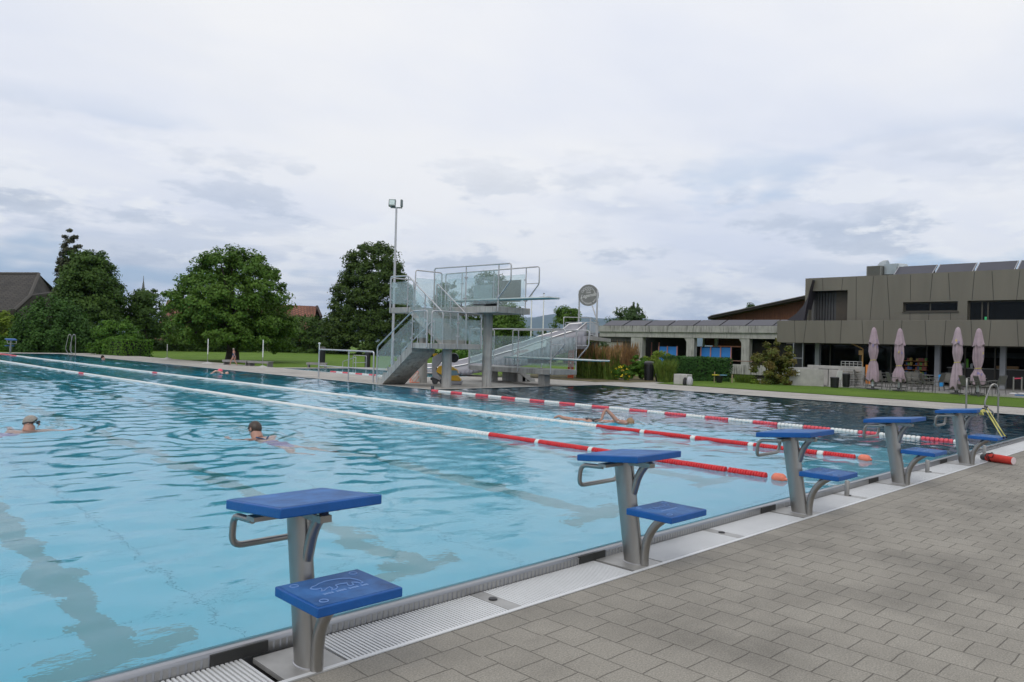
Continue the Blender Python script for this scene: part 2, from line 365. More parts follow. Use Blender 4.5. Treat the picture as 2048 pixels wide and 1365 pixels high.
def leaf_mesh(name, C, Nrm, size, m, parent=None, aspect=.55):
    """one small pointed face per leaf, placed at C with normal Nrm"""
    n = len(C); C = np.asarray(C, float); Nrm = np.asarray(Nrm, float)
    Nrm /= np.linalg.norm(Nrm, axis=1, keepdims=True) + 1e-9
    a = rng.normal(size=(n, 3)); u = np.cross(Nrm, a); u /= np.linalg.norm(u, axis=1, keepdims=True) + 1e-9; w = np.cross(Nrm, u)
    sz = (size * rng.uniform(.65, 1.3, n))[:, None]
    V = np.stack([C - u * sz * .5, C + w * sz * aspect * .5, C + u * sz * .5, C - w * sz * aspect * .5], 1).reshape(-1, 3)
    me = bpy.data.meshes.new(name); me.vertices.add(4 * n); me.vertices.foreach_set('co', V.astype(np.float32).ravel())
    me.loops.add(4 * n); me.loops.foreach_set('vertex_index', np.arange(4 * n, dtype=np.int32))
    me.polygons.add(n); me.polygons.foreach_set('loop_start', np.arange(0, 4 * n, 4, dtype=np.int32)); me.polygons.foreach_set('loop_total', np.full(n, 4, np.int32))
    me.update(calc_edges=True); me.materials.append(m)
    o = bpy.data.objects.new(name, me); COL.objects.link(o)
    if parent: o.parent = parent
    return o
def clump_points(lobes, nclump, n, cr, droop=0.0, fill=.38, inner=.45):
    """leaf clumps over the outside of several ellipsoid lobes, thin inside"""
    L_ = np.array(lobes, float); wgt = (L_[:, 3] * L_[:, 4] * L_[:, 5]) ** .67; wgt /= wgt.sum()
    cc = []; cn = []
    while len(cc) < nclump:
        l = L_[rng.choice(len(L_), p=wgt)]; d = rng.normal(size=3); d /= np.linalg.norm(d)
        if d[2] < -.75: continue
        rr = 1.0 if rng.random() > fill else rng.uniform(inner, 1)
        p = l[:3] + d * l[3:6] * rr * rng.uniform(.86, 1.06)
        ins = False
        for q in L_:
            if np.sum(((p - q[:3]) / q[3:6]) ** 2) < .62: ins = True; break
        if ins and rng.random() > .40: continue
        nn = d / l[3:6]; cc.append(p); cn.append(nn / np.linalg.norm(nn))
    cc = np.array(cc); cn = np.array(cn)
    k = rng.integers(0, nclump, n); rad = cr * rng.uniform(.55, 1.35, nclump)
    off = rng.normal(size=(n, 3)); off /= np.linalg.norm(off, axis=1, keepdims=True)
    off *= (rng.random(n) ** .45)[:, None] * rad[k][:, None]; off[:, 2] *= .62
    P = cc[k] + off; P[:, 2] -= droop * rng.random(n)
    Nn = off / (np.linalg.norm(off, axis=1, keepdims=True) + 1e-6) * .6 + cn[k] * .5 + np.array([0, 0, .55]) + rng.normal(size=(n, 3)) * .55
    return P, Nn, cc
def tree(name, label, cat, loc, lobes, leafm, n=14000, leaf=.16, nclump=170, cr=.55, trunk=(.22, 2.0), limbs=8, group=None, droop=0, spikes=0):
    t = thing(name, label, cat, loc, 0, group)
    P, Nn, cc = clump_points(lobes, nclump, int(n * FAST_LEAVES), cr, droop)
    if spikes:      # young shoots sticking out of the top
        k = rng.choice(len(cc), spikes); s = []; sn = []
        for i in k:
            if cc[i][2] < np.mean(cc[:, 2]): continue
            d = np.array([rng.normal() * .35, rng.normal() * .35, 1.0]); d /= np.linalg.norm(d); ln = cr * rng.uniform(.5, 1.2)
            for q in range(26): s.append(cc[i] + d * ln * q / 26 + rng.normal(size=3) * .06 * cr); sn.append(rng.normal(size=3))
        if s: P = np.vstack([P, s]); Nn = np.vstack([Nn, sn])
    leaf_mesh('crown', P, Nn, leaf, leafm, t)
    if trunk:
        b = MB(); r0, hh = trunk; top = np.mean([l[:3] for l in lobes], axis=0)
        ln = Vector((top[0] * .6, top[1] * .6, hh))
        b.tube([(0, 0, -.1), (r0 * .1, 0, hh * .5), ln, Vector(top)], [r0 * 1.35, r0, r0 * .8, r0 * .25], 9)
        for i in range(limbs):
            c = cc[rng.integers(0, len(cc))]; s = Vector((0, 0, hh)) .lerp(Vector(top), rng.random() * .5); e = Vector(c) * .92
            mid = s.lerp(e, .5) + Vector((0, 0, .12 * (e - s).length)); b.tube([s, mid, e], [r0 * .5, r0 * .28, r0 * .06], 5)
        b.build('trunk', BARK, t)
    return t

WSLOPE = .100
# ================================================================ GROUND, POOL, DECKS
PX0, PX1, PY0, PY1 = -12.0, 14.3, 3.40, 57.4        # main basin
BX1, BY1 = 22.4, 18.0                               # diving bay to the right
QX0, QX1, QY0, QY1 = 17.6, 21.6, 24.7, 33.3         # second pool
HOLES = [(PX0, PX1, PY0, PY1), (PX1, BX1, PY0, BY1), (QX0, QX1, QY0, QY1)]
g = MB(); sheet_rects(g, (-400, 900), (-60, 900), -0.02, [(-13, 31.6, -9, 59.6)])
sheet_rects(g, (-13, 31.6), (-9, 59.6), -0.02, [(-12.8, 17.0, -9, 60), (17, 23, -9, 34), (23, 26, -9, 23)])
struct('lawn', g, GRASS, smooth=False)
g = MB(); sheet_rects(g, (-9000, 9000), (-2000, 14000), -0.60, [(-399, 899, -59, 899)])
struct('far_ground', g, mat('field_green', (.07, .11, .03), .95, 0, .3, .01), smooth=False)
# near paved deck with the gutter cut out
g = MB(); sheet_rects(g, (-14, 25.8), (2.63, 2.98), 0.0, []); struct('deck_border', g, PAVEB, smooth=False)
g = MB(); sheet_rects(g, (-14, 25.8), (-9, 2.63), 0.0, [])
struct('near_deck', g, PAVE, smooth=False)
g = MB()
sheet_rects(g, (PX1, 23.4), (BY1, 60.2), 0.05, [(QX0, QX1, QY0, QY1), (17.9, 23.5, 34.6, 61)])
sheet_rects(g, (22.4, 25.8), (2.98, 18.0), 0.05, [])
sheet_rects(g, (23.4, 28.4), (18.0, 24.0), 0.05, [])
sheet_rects(g, (PX0 - 1, PX1), (PY1, 60.2), 0.05, [])
g.add([(25.8, 3, .05), (25.8, 3, -.3), (25.8, 18, -.3), (25.8, 18, .05)], [(0, 1, 2, 3)])
struct('far_deck', g, PAVEF, smooth=False)
# grass strip between the far deck and the cafe terrace, with a slight crown
g = MB(); nx = 14
for i in range(nx):
    a, b = 25.8 + (31.9 - 25.8) * i / nx, 25.8 + (31.9 - 25.8) * (i + 1) / nx
    za, zb = [.065 + .05 * math.sin(math.pi * (q - 25.8) / 6.1) for q in (a, b)]
    for j in range(30):
        y0, y1 = -6 + 24 * j / 30, -6 + 24 * (j + 1) / 30
        g.add([(a, y0, za), (b, y0, zb), (b, y1, zb), (a, y1, za)], [(0, 1, 2, 3)])
struct('grass_strip', g, GRASS, smooth=False)
g = MB(); g.box(31.9, 39.2, -8, 15.6, -.3, .115); g.box(31.78, 31.9, -8, 13.6, -.3, .13, 1)
struct('terrace', g, [brickmat('terrace_slabs', (.22, .21, .20), (.26, .25, .235), (.10, .10, .09), .6, .6, .01, 0, grain=.1), CONCL], smooth=False)

# basin: floor and walls
FLOOR = bpy.data.materials.new('pool_floor'); FLOOR.use_nodes = True; t = FLOOR.node_tree; b = t.nodes['Principled BSDF']; b.inputs['Roughness'].default_value = .6
co = N(t, 'ShaderNodeTexCoord'); br = N(t, 'ShaderNodeTexBrick', Scale=1.0); L(t, co.outputs['Object'], br.inputs[0]); br.offset = 0
br.inputs['Brick Width'].default_value = 2.5; br.inputs['Row Height'].default_value = 1.5; br.inputs['Mortar Size'].default_value = .008
br.inputs['Color1'].default_value = (.55, .76, .84, 1); br.inputs['Color2'].default_value = (.57, .78, .86, 1); br.inputs['Mortar'].default_value = (.20, .42, .50, 1)
L(t, br.outputs[0], b.inputs['Base Color'])
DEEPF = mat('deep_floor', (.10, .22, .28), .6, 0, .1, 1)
LANE = mat('lane_marking', (.42, .47, .46), .6)
g = MB()
def quad(*p, m=0): g.add(p, [tuple(range(len(p)))], m)
ya, yb, yc = PY0, 22.0, PY1
quad((PX0, ya, -1.85), (PX1, ya, -1.85), (PX1, yb, -2.7), (PX0, yb, -2.7)); quad((PX0, yb, -2.7), (PX1, yb, -2.7), (PX1, yc, -3.2), (PX0, yc, -3.2))
for (x0, y0, x1, y1) in ((PX0, ya, PX1, ya), (PX0, ya, PX0, yc), (PX0, yc, PX1, yc), (PX1, BY1, PX1, yc)):
    quad((x0, y0, .06), (x1, y1, .06), (x1, y1, -4.2), (x0, y0, -4.2), m=1)
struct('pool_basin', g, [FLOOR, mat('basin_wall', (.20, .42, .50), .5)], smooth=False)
g = MB(); quad((PX1, ya, -1.85), (PX1, BY1, -1.95), (PX1 + 1.2, BY1, -3.9), (PX1 + 1.2, ya, -3.9)); quad((PX1 + 1.2, ya, -3.9), (PX1 + 1.2, BY1, -3.9), (BX1, BY1, -3.9), (BX1, ya, -3.9))
for (x0, y0, x1, y1) in ((PX1, ya, BX1, ya), (BX1, ya, BX1, BY1), (PX1, BY1, BX1, BY1)): quad((x0, y0, .06), (x1, y1, .06), (x1, y1, -3.9), (x0, y0, -3.9))
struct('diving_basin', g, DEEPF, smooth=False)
g = MB(); quad((QX0, QY0, -1.2), (QX1, QY0, -1.2), (QX1, QY1, -1.2), (QX0, QY1, -1.2))
for (x0, y0, x1, y1) in ((QX0, QY0, QX1, QY0), (QX1, QY0, QX1, QY1), (QX0, QY1, QX1, QY1), (QX0, QY0, QX0, QY1)): quad((x0, y0, .06), (x1, y1, .06), (x1, y1, -1.2), (x0, y0, -1.2))
struct('second_basin', g, FLOOR, smooth=False)
g = MB()
for k in range(-4, 5):
    x = 1.77 + 2.5 * k
    def fz(y): return (-1.85 - .85 * (y - ya) / (yb - ya) if y < yb else -2.7 - .5 * (y - yb) / (yc - yb)) + .006
    for y0, y1 in ((5.35, 22.0), (22.0, 55.4)): quad((x - .13, y0, fz(y0)), (x + .13, y0, fz(y0)), (x + .13, y1, fz(y1)), (x - .13, y1, fz(y1)))
    for y0 in (5.35, 55.2): quad((x - .5, y0, fz(y0) + .003), (x + .5, y0, fz(y0) + .003), (x + .5, y0 + .26, fz(y0 + .26) + .003), (x - .5, y0 + .26, fz(y0 + .26) + .003))
struct('lane_line', g, LANE, smooth=False)
# water: one closed body, clear and absorbing
WAT = bpy.data.materials.new('pool_water'); WAT.use_nodes = True; t = WAT.node_tree; b = t.nodes['Principled BSDF']
b.inputs['Base Color'].default_value = (1, 1, 1, 1); b.inputs['Transmission Weight'].default_value = 1; b.inputs['IOR'].default_value = 1.33; b.inputs['Roughness'].default_value = .0
co = N(t, 'ShaderNodeTexCoord')
def wn(scale, amp, st, rot, det=3):
    mp = N(t, 'ShaderNodeMapping'); mp.inputs['Scale'].default_value = st; mp.inputs['Rotation'].default_value = (0, 0, rot); L(t, co.outputs['Object'], mp.inputs[0])
    n = N(t, 'ShaderNodeTexNoise', Scale=scale, Detail=det, Roughness=.5); L(t, mp.outputs[0], n.inputs['Vector'])
    return mathn(t, 'MULTIPLY', n.outputs[0], amp)
patch = N(t, 'ShaderNodeTexNoise', Scale=.22, Detail=2); L(t, co.outputs['Object'], patch.inputs['Vector'])
pr = N(t, 'ShaderNodeMapRange'); pr.inputs[1].default_value = .35; pr.inputs[2].default_value = .65; pr.inputs[3].default_value = .40; pr.inputs[4].default_value = 1.30; L(t, patch.outputs[0], pr.inputs[0])
h2 = wn(5.5, .0042, (1, 1.5, 1), .9, 3); h3 = wn(15, .0011, (1, 1.4, 1), .2, 2)
hs = mathn(t, 'MULTIPLY', mathn(t, 'ADD', h2, h3), pr.outputs[0])
bp = N(t, 'ShaderNodeBump', Strength=1.0, Distance=1.0); L(t, hs, bp.inputs['Height']); L(t, bp.outputs[0], b.inputs['Normal'])
va = N(t, 'ShaderNodeVolumeAbsorption', Color=(.0, .83, .94, 1), Density=.28); L(t, va.outputs[0], t.nodes['Material Output'].inputs['Volume'])
e = .012
# real waves: a height field of many crossing wave trains, finest near the near edge
WAVES = []
for i in range(110):
    lam = .18 * (.72 / .18) ** rng.random(); th = rng.normal() * .75 + R_(100) if i % 3 else rng.uniform(0, 6.283)
    sl = WSLOPE * math.sqrt(2 / 110) * rng.uniform(.6, 1.4); WAVES.append((lam, th, sl * lam / 6.283, rng.uniform(0, 6.283)))
xs = np.unique(np.concatenate([np.linspace(PX0 - e, -3, 30), np.arange(-3, PX1, .07), [PX1 + e], np.arange(PX1 + .1, BX1, .10), [BX1 + e]]))
ys = np.unique(np.concatenate([[PY0 - e], np.arange(PY0 + .05, 10, .05), np.arange(10, BY1, .08), [BY1 + e], np.arange(BY1 + .1, 26, .10), np.arange(26, PY1, .17), [PY1 + e]]))
XX, YY = np.meshgrid(xs, ys); dyy = np.gradient(ys)[:, None]
ZZ = np.zeros_like(XX)
for lam, th, a, ph in WAVES:
    kx, ky = math.cos(th) * 6.283 / lam, math.sin(th) * 6.283 / lam
    at = np.clip((6.283 / max(abs(ky), .5) / dyy - 3) / 3, 0, 1); ZZ += a * at * np.sin(kx * XX + ky * YY + ph)
mod = .35 + .85 * (.5 + .5 * np.sin(XX * .55 + 1.3 * np.sin(YY * .21)) * np.sin(YY * .37 + .9 * np.sin(XX * .31 + 1)))
calm = np.clip((YY - 3.2) / 12, 0, 1) * .75 + .50
ZZ = ZZ * mod * calm
for cx_, cy_, st, wl in ((2.86, 12.94, .020, .34), (4.95, 10.8, .018, .30), (11.4, 9.4, .022, .30), (10.6, 10.3, .016, .26), (12.9, 29, .02, .4)):   # rings pushed up by the swimmers
    rr = np.hypot(XX - cx_, YY - cy_); ZZ += st * np.exp(-((rr - .55) / .75) ** 2) * np.cos(6.283 * rr / wl) * .8
edge = np.minimum.reduce([np.clip((YY - PY0) / .25, 0, 1)]); ZZ = ZZ * (.25 + .75 * edge)
inside = lambda x, y: (x < PX1 + e * 2) | (y < BY1 + e * 2)
nx_, ny_ = len(xs), len(ys); V = np.stack([XX, YY, ZZ + .042], 2).reshape(-1, 3); cxm, cym = (xs[:-1] + xs[1:]) / 2, (ys[:-1] + ys[1:]) / 2
J, I = np.meshgrid(np.arange(ny_ - 1), np.arange(nx_ - 1), indexing='ij'); ok = inside(cxm[I], cym[J]); ok &= ~((cxm[I] > PX1 + e) & (cym[J] > BY1 + e)); I, J = I[ok], J[ok]
F = np.stack([J * nx_ + I, J * nx_ + I + 1, (J + 1) * nx_ + I + 1, (J + 1) * nx_ + I], 1).astype(np.int32)
me = bpy.data.meshes.new('pool_water'); me.vertices.add(len(V)); me.vertices.foreach_set('co', V.astype(np.float32).ravel()); me.loops.add(F.size); me.loops.foreach_set('vertex_index', F.ravel())
me.polygons.add(len(F)); me.polygons.foreach_set('loop_start', np.arange(0, F.size, 4, dtype=np.int32)); me.polygons.foreach_set('loop_total', np.full(len(F), 4, np.int32)); me.update(calc_edges=True)
bm = bmesh.new(); bm.from_mesh(me); bmesh.ops.delete(bm, geom=[v for v in bm.verts if not v.link_faces], context='VERTS'); bm.to_mesh(me); bm.free()
me.materials.append(WAT); me.shade_smooth(); wo_ = bpy.data.objects.new('pool_water', me); COL.objects.link(wo_); wo_['kind'] = 'structure'
g = MB(); g.box(QX0 - e, QX1 + e, QY0 - e, QY1 + e, -1.4, .042); struct('second_pool_water', g, WAT, smooth=False)
# pale coping lines where the water meets the far deck
g = MB()
for a in ((PX1 - .0, PX1 + .10, BY1 + .1, PY1), (PX1, BX1 + .1, BY1, BY1 + .10), (BX1, BX1 + .10, PY0, BY1), (PX0, PX1 + .1, PY1, PY1 + .10)):
    g.box(a[0], a[1], a[2], a[3], -.1, .056)
for a in ((QX0 - .08, QX0, QY0, QY1), (QX1, QX1 + .08, QY0, QY1), (QX0 - .08, QX1 + .08, QY1, QY1 + .08), (QX0 - .08, QX1 + .08, QY0 - .08, QY0)):
    g.box(a[0], a[1], a[2], a[3], -.1, .056)
struct('pool_coping', g, mat('coping', (.48, .47, .44), .6, 0, .1, 3), smooth=False)
# near edge: steel rim and gutter channel
g = MB(); prof = [(3.335, -.12), (3.33, .045), (3.336, .058), (3.35, .063), (3.365, .060), (3.43, .044), (3.435, -.30), (3.36, -.30)]
g.prism([(PX0, y, z) for y, z in prof], (BX1 - PX0 + .1, 0, 0)); 
rim = struct('pool_rim', g, mat('rim_steel', (.34, .345, .36), .28, .85, .2, 1.2, .001, 9, stretch=(.15, 1, 1)), bevel=0)
g = MB(); x = -1.2
while x < 9: g.box(x, x + .022, 3.3286, 3.333, -.01, .042); x += .034
tag(g.build('rim_fluting', mat('fluting_steel', (.40, .395, .385), .36, .85), rim, smooth=False), kind='structure')  # ribs in a slightly paler steel than the rim
g = MB(); g.box(PX0, BX1, 2.99, 3.33, -.16, -.10); g.box(PX0, BX1, 2.965, 2.99, -.16, .005, 1); struct('gutter_channel', g, [DARKGAP, WHITEP], smooth=False)
for k in range(5):
    g = MB(); g.box(1.45 + 2.5 * k, 1.72 + 2.5 * k, 3.322, 3.3345, .002, .052); tag(g.build('slot_shade', DARKGAP, rim, smooth=False), kind='structure')  # dark box on the rim face, its colour painting the shade of a recess
# gratings between the starting blocks
def grating(w):
    g = MB(); n = int(w / .021)
    for i in range(n):
        x = (i + .5) * w / n; g.box(x - .0058, x + .0058, 2.993, 3.322, -.022, .001)
    for y in (3.06, 3.16, 3.26): g.box(0, w, y, y + .008, -.03, -.016)
    return g
gl = ['foreground, left of the first starting block', 'between the nearest block and the capped plate', 'between the capped plate and the second block',
      'just past the second block', 'leading up to the third block', 'just past the third block', 'leading up to the fourth block', 'just past the fourth block', 'leading up to the fifth block', 'past the farthest block beside the red towel']
W1 = 1.025; g1 = grating(W1)
segs = [(1.77 - .175 - W1, 0)]
for k in range(4): segs += [(1.77 + 2.5 * k + .175, 1), (1.77 + 2.5 * k + 1.30, 2)]
segs += [(11.77 + .175, 3)]
g0 = None
for i, (x, _) in enumerate(segs):
    if g0 is None: g0 = g1.build('gutter_grating', WHITEP, smooth=False); o = g0
    else: o = dup(g0)
    o.location = (x, 0, 0); tag(o, 'white slatted gutter grating, ' + gl[i], 'grating', 'gratings over the gutter of the near edge')
g = grating(9.2).build('gutter_grating', WHITEP, smooth=False); g.location = (13.02 + .1, 0, 0)
tag(g, 'long white gutter grating running to the far right corner of the pool', 'grating', 'gratings over the gutter of the near edge')
g = grating(1.5).build('gutter_grating', WHITEP, smooth=False); g.location = (-1.0, 0, 0)
tag(g, 'white gutter grating at the bottom edge of the picture', 'grating', 'gratings over the gutter of the near edge')
# plates with a round cap, mid-way between blocks
pl0 = None
names = ['nearest steel gutter plate with black round cap', 'second steel gutter plate, with a stub post hole, past the second block', 'third steel gutter plate beside the rope post', 'fourth steel gutter plate beside the far rope post', 'fifth steel gutter plate beyond the last block']
for k in range(5):
    if pl0 is None:
        pl0 = thing('gutter_plate', names[0], 'plate', (3.02, 3.16, 0), 0, 'steel plates in the gutter')
        MB().box(-.048, .048, -.17, .162, -.03, .002).build('plate', PLATEG, pl0, bevel=.002)
        MB().lathe([(.026, 0), (.026, .006), (.020, .009)], (0, .02, .002), 16).build('cap', BLACKP, pl0); o = pl0
    else: o = dup(pl0, (3.02 + 2.5 * k, 3.16, 0), label=names[k])

# ================================================================ STARTING BLOCKS
def slab(mb, x0, x1, y0, y1, zt0, zt1, th):
    mb.add([(x0, y0, zt0 - th), (x1, y0, zt0 - th), (x1, y1, zt1 - th), (x0, y1, zt1 - th), (x0, y0, zt0), (x1, y0, zt0), (x1, y1, zt1), (x0, y1, zt1)],
           [(0, 3, 2, 1), (4, 5, 6, 7), (0, 1, 5, 4), (1, 2, 6, 5), (2, 3, 7, 6), (3, 0, 4, 7)])
    return mb
def start_block(label):
    t = thing('starting_block', label, 'starting block', (0, 0, 0), 0, 'blue starting blocks along the near edge')
    # top platform: local x = across, y = 0 at block base line
    p = slab(MB(), -.25, .25, -.19, .32, .764, .718, .044).build('platform', BLUEP, t, bevel=.006, seg=3)
    slab(MB(), -.238, .238, -.178, .308, .7645, .7205, .002).build('grip_surface', BLUET, p, smooth=False)
    s = slab(MB(), -.205, .205, -.425, -.075, .410, .410, .042).build('step', BLUEP, t, bevel=.006, seg=3)
    slab(MB(), -.194, .194, -.414, -.086, .4115, .4115, .002).build('grip_surface', BLUET, s, smooth=False)
    for (x, y) in ((-.145, -.37), (.145, -.13), (-.145, -.13)): MB().tube(arc((x, y, .4128), .018, 0, 2 * math.pi, 12, 'xy')[:-1], .0022, 5, closed=True).build('screw_ring', MARKB, s)
    # leaning oval column
    g = MB(); n = 22; vs = []; base = Vector((0, 0, 0)); top = Vector((0, .115, .705))
    for c in (base, top):
        for j in range(n):
            a = 2 * math.pi * j / n; vs.append((c.x + .047 * math.cos(a), c.y + .076 * math.sin(a), c.z))
    g.add(vs, [(j, (j + 1) % n, n + (j + 1) % n, n + j) for j in range(n)] + [tuple(range(n - 1, -1, -1)), tuple(range(n, 2 * n))])
    g.build('column', STEEL, t)
    # foot support curving out from the column base to under the step
    pth = [(0, -.085, 0), (0, -.086, .09), (0, -.10, .17), (0, -.13, .235), (0, -.175, .295), (0, -.225, .335), (0, -.27, .365)]
    MB().tube(fillet(pth, .03, 3), .029, 12).build('step_support', STEEL, t)
    pth = [(0, .02, .47), (0, .005, .52), (0, -.01, .57), (0, -.035, .62), (0, -.07, .665), (0, -.105, .705)]
    MB().tube(fillet(pth, .03, 3), .026, 12).build('platform_strut', STEEL, t)
    g = MB(); g.add([(-.03, -.02, .345), (.03, -.02, .345), (.03, -.20, .362), (-.03, -.20, .362), (-.03, -.02, .372), (.03, -.02, .372), (.03, -.20, .368), (-.03, -.20, .368)],
                    [(0, 3, 2, 1), (4, 5, 6, 7), (0, 1, 5, 4), (1, 2, 6, 5), (2, 3, 7, 6), (3, 0, 4, 7)])
    g.build('bracket', STEEL, t)
    g = MB(); pth = [(-.215, .12, .655), (-.215, .31, .645), (-.215, .325, .50), (.215, .325, .50), (.215, .31, .645), (.215, .12, .655)]
    g.tube(fillet(pth, .055, 6), .0155, 12); g.box(-.23, .23, .08, .15, .655, .675); g.box(-.028, .028, -.13, .26, .660, .690)
    g.build('hand_grip', STEEL, t)
    g = MB(); g.box(-.15, .15, -.12, .215, -.02, .004); g.build('base_plate', PLATEG, t, bevel=.001)
    g = MB(); g.tube([(.047 * math.cos(a) * 1.04, .076 * math.sin(a) * 1.04, .006) for a in [i * math.pi / 12 for i in range(24)]], .005, 6, closed=True); g.build('weld_bead', RAILM, t)
    return t, p, s
XB = [1.77 + 2.5 * k for k in range(5)]
bl = ['nearest blue starting block with a bear outline on its step', 'second blue starting block from the front, scuffed step', 'middle blue starting block in front of the first lane rope end',
      'fourth blue starting block, beside the second rope post', 'farthest near-edge starting block with yellow straps tied to it']
blk, bp_, bs_ = start_block(bl[0]); blk.location = (XB[0] + .01, 3.075, 0)
blocks = [blk]
for k in range(1, 5): blocks.append(dup(blk, (XB[k], 3.115, 0), label=bl[k]))
# emblem on the first step: a walking bear in outline over a line of small lettering
bear = [(-.10, .02), (-.105, .035), (-.09, .05), (-.07, .055), (-.045, .072), (-.01, .082), (.03, .080), (.065, .070), (.09, .050), (.10, .025), (.105, .0), (.10, -.03), (.085, -.035), (.083, -.015),
        (.065, .0), (.055, -.03), (.035, -.036), (.035, -.018), (.045, .005), (.02, .012), (-.005, .010), (-.01, -.015), (-.03, -.034), (-.05, -.034), (-.035, -.016), (-.035, .006), (-.05, .0), (-.075, -.02), (-.09, -.022), (-.075, -.004), (-.07, .014), (-.085, .010)]
def emblem(par, z, s, y0, m=MARKB, x0=0.0, word=None):
    g = MB(); g.tube([(x0 + x * s, y0 + y * s, z) for x, y in bear], (.0024 * s), 5, closed=True)
    for i in range(18):
        if i % 5 != 4: g.box(x0 + (-.10 + i * .0115) * s, x0 + (-.10 + i * .0115 + .0085) * s, y0 - .066 * s, y0 - .050 * s, z - .0008, z + .0004)
    return g.build('emblem', m, par, smooth=False)
emblem(bs_, .4128, 1.05, -.24)
def wornmark(par, z, y0):
    g = MB(); r = random.Random(5)
    for i in range(9):
        a = -.11 + .024 * i + r.uniform(-.004, .004); g.tube([(a, y0 + r.uniform(-.03, -.0), z), (a + .012, y0 + r.uniform(.01, .05), z), (a + .03, y0 + r.uniform(.0, .04), z)], .0016, 4)
    for i in range(12): g.box(-.10 + i * .015, -.10 + i * .015 + .010, y0 - .065, y0 - .05, z - .001, z + .0004)
    return g.build('worn_print', MARKB, par, smooth=False)
for k in range(1, 5):
    st = [c for c in blocks[k].children if c.name.startswith('step') and 'support' not in c.name][0]; wornmark(st, .4128, -.22)
# far block at the other end, facing us
fb = dup(blk, (11.45, 57.6, .05), math.pi, 'starting block at the far end of the pool, yellow cloth hanging on it', scale=(1.15, 1.15, 1.25)); fb['group'] = 'starting block at the far end'
for c in list(fb.children):
    if c.name.startswith('step') and 'support' not in c.name:
        for q in list(c.children):
            if q.name.startswith('emblem'): bpy.data.objects.remove(q)
# rope anchor posts
ap = None
for k, (x, l) in enumerate(((8.0, 'short steel rope post between the third and fourth blocks'), (10.47, 'short steel rope post between the fourth and fifth blocks'), (13.0, 'short steel rope post beyond the fifth block'))):
    if ap is None:
        ap = thing('rope_post', l, 'post', (x, 3.19, 0), 0, 'short steel rope posts')
        MB().lathe([(.024, 0), (.024, .150), (.021, .156)], (0, 0, 0), 16).build('tube', STEEL, ap)
        MB().tube([(0, .02, .10), (0, .05, .10)], .006, 6).build('hook', STEEL, ap)
    else: dup(ap, (x, 3.19, 0), label=l)

# ================================================================ LANE ROPES
def floats(g, x, y0, y1, z, r, step, disc=False, wav=0.006):
    n = max(1, int(round((y1 - y0) / step))); st = (y1 - y0) / n
    for i in range(n):
        y = y0 + (i + .5) * st; dx = wav * math.sin(y * 2.1) + .02 * math.sin(y * .35)
        if disc: prof = [(r * .55, -st * .48), (r, -st * .44), (r, -st * .10), (r * .72, -st * .04), (r * .72, st * .04), (r, st * .10), (r, st * .44), (r * .55, st * .48)]
        else: prof = [(r * .45, -st * .48), (r * .85, -st * .40), (r, -st * .18), (r, st * .18), (r * .85, st * .40), (r * .45, st * .48)]
        g.lathe(prof, (x + dx, y, z), 10, 0, Matrix.Rotation(math.pi / 2, 4, 'X'))
def rope(name, label, x, secs, r, buoy=None, wire=None, stepn=.07):
    t = thing(name, label, 'lane rope', (0, 0, 0))
    for (y0, y1, c, far) in secs:
        g = MB(); floats(g, x, y0, y1, .052, r if not far else r * .85, stepn if not far else .16, c == REDF)
        g.build('float_section', c, t)
    if buoy:
        g = MB(); g.lathe([(.018, -.09), (.045, -.07), (.058, -.05), (.061, .0), (.058, .04), (.045, .06), (.020, .07), (.014, .09)], (x, buoy, .055), 14, 0, Matrix.Rotation(math.pi / 2, 4, 'X')); g.build('end_buoy', ORANGEF, t)
    if wire:
        g = MB(); g.tube(wire, .0045, 5); g.build('wire', WIRE, t)
    return t
Rr, Ww = REDF, WHITEF
secA = [(4.14, 4.60, Rr, 0), (4.64, 5.66, Rr, 0), (5.66, 5.74, Ww, 0), (5.74, 6.65, Rr, 0), (6.65, 6.73, Ww, 0), (6.73, 7.64, Rr, 0), (7.64, 7.72, Ww, 0), (7.72, 8.69, Rr, 0), (8.69, 20, Ww, 0), (20, 29.5, Ww, 1), (29.5, 30.1, REDF2, 1), (30.1, 52, Ww, 1), (52, 57.2, REDF2, 1)]
rope('lane_rope', 'front lane rope, white floats turning red with an orange buoy at its near end', 8.1, secA, .046, 3.97, [(8.1, 3.86, .05), (8.05, 3.45, .07), (8.0, 3.215, .10)])
secB = [(4.14, 4.56, Rr, 0), (4.56, 4.66, Ww, 0), (4.66, 5.61, Rr, 0), (5.61, 5.71, Ww, 0), (5.71, 6.61, Rr, 0), (6.61, 6.71, Ww, 0), (6.71, 7.58, Rr, 0), (7.58, 7.68, Ww, 0), (7.68, 8.60, Rr, 0), (8.60, 24, Ww, 0), (24, 29.6, Ww, 1), (29.6, 30.1, REDF2, 1), (30.1, 51.6, Ww, 1), (51.6, 57.2, REDF2, 1)]
rope('lane_rope', 'middle lane rope whose red near end stops before the fourth starting block', 10.6, secB, .046, 4.0, [(10.6, 3.88, .05), (10.55, 3.45, .07), (10.47, 3.215, .10)])
secC = []; yy = 3.70; secC.append((3.70, 3.92, Ww, 0)); bd = [3.92, 4.42, 5.10, 5.46, 5.96, 6.48, 6.99, 7.50, 8.04, 8.57, 9.03, 9.57, 10.03, 10.51, 11.09, 11.60, 12.13, 12.64, 13.14, 13.65, 14.18, 14.70, 15.22, 15.74, 16.31, 16.79, 17.36, 17.7]
for i in range(len(bd) - 1): secC.append((bd[i], bd[i + 1] - (.01), REDF2 if i % 2 == 0 else Ww, 0))
rope('lane_rope', 'back lane rope in short red and white sections, cutting off the diving bay', 14.1, secC, .042, None, [(14.1, 3.7, .05), (13.6, 3.45, .07), (13.0, 3.215, .10)], .075)
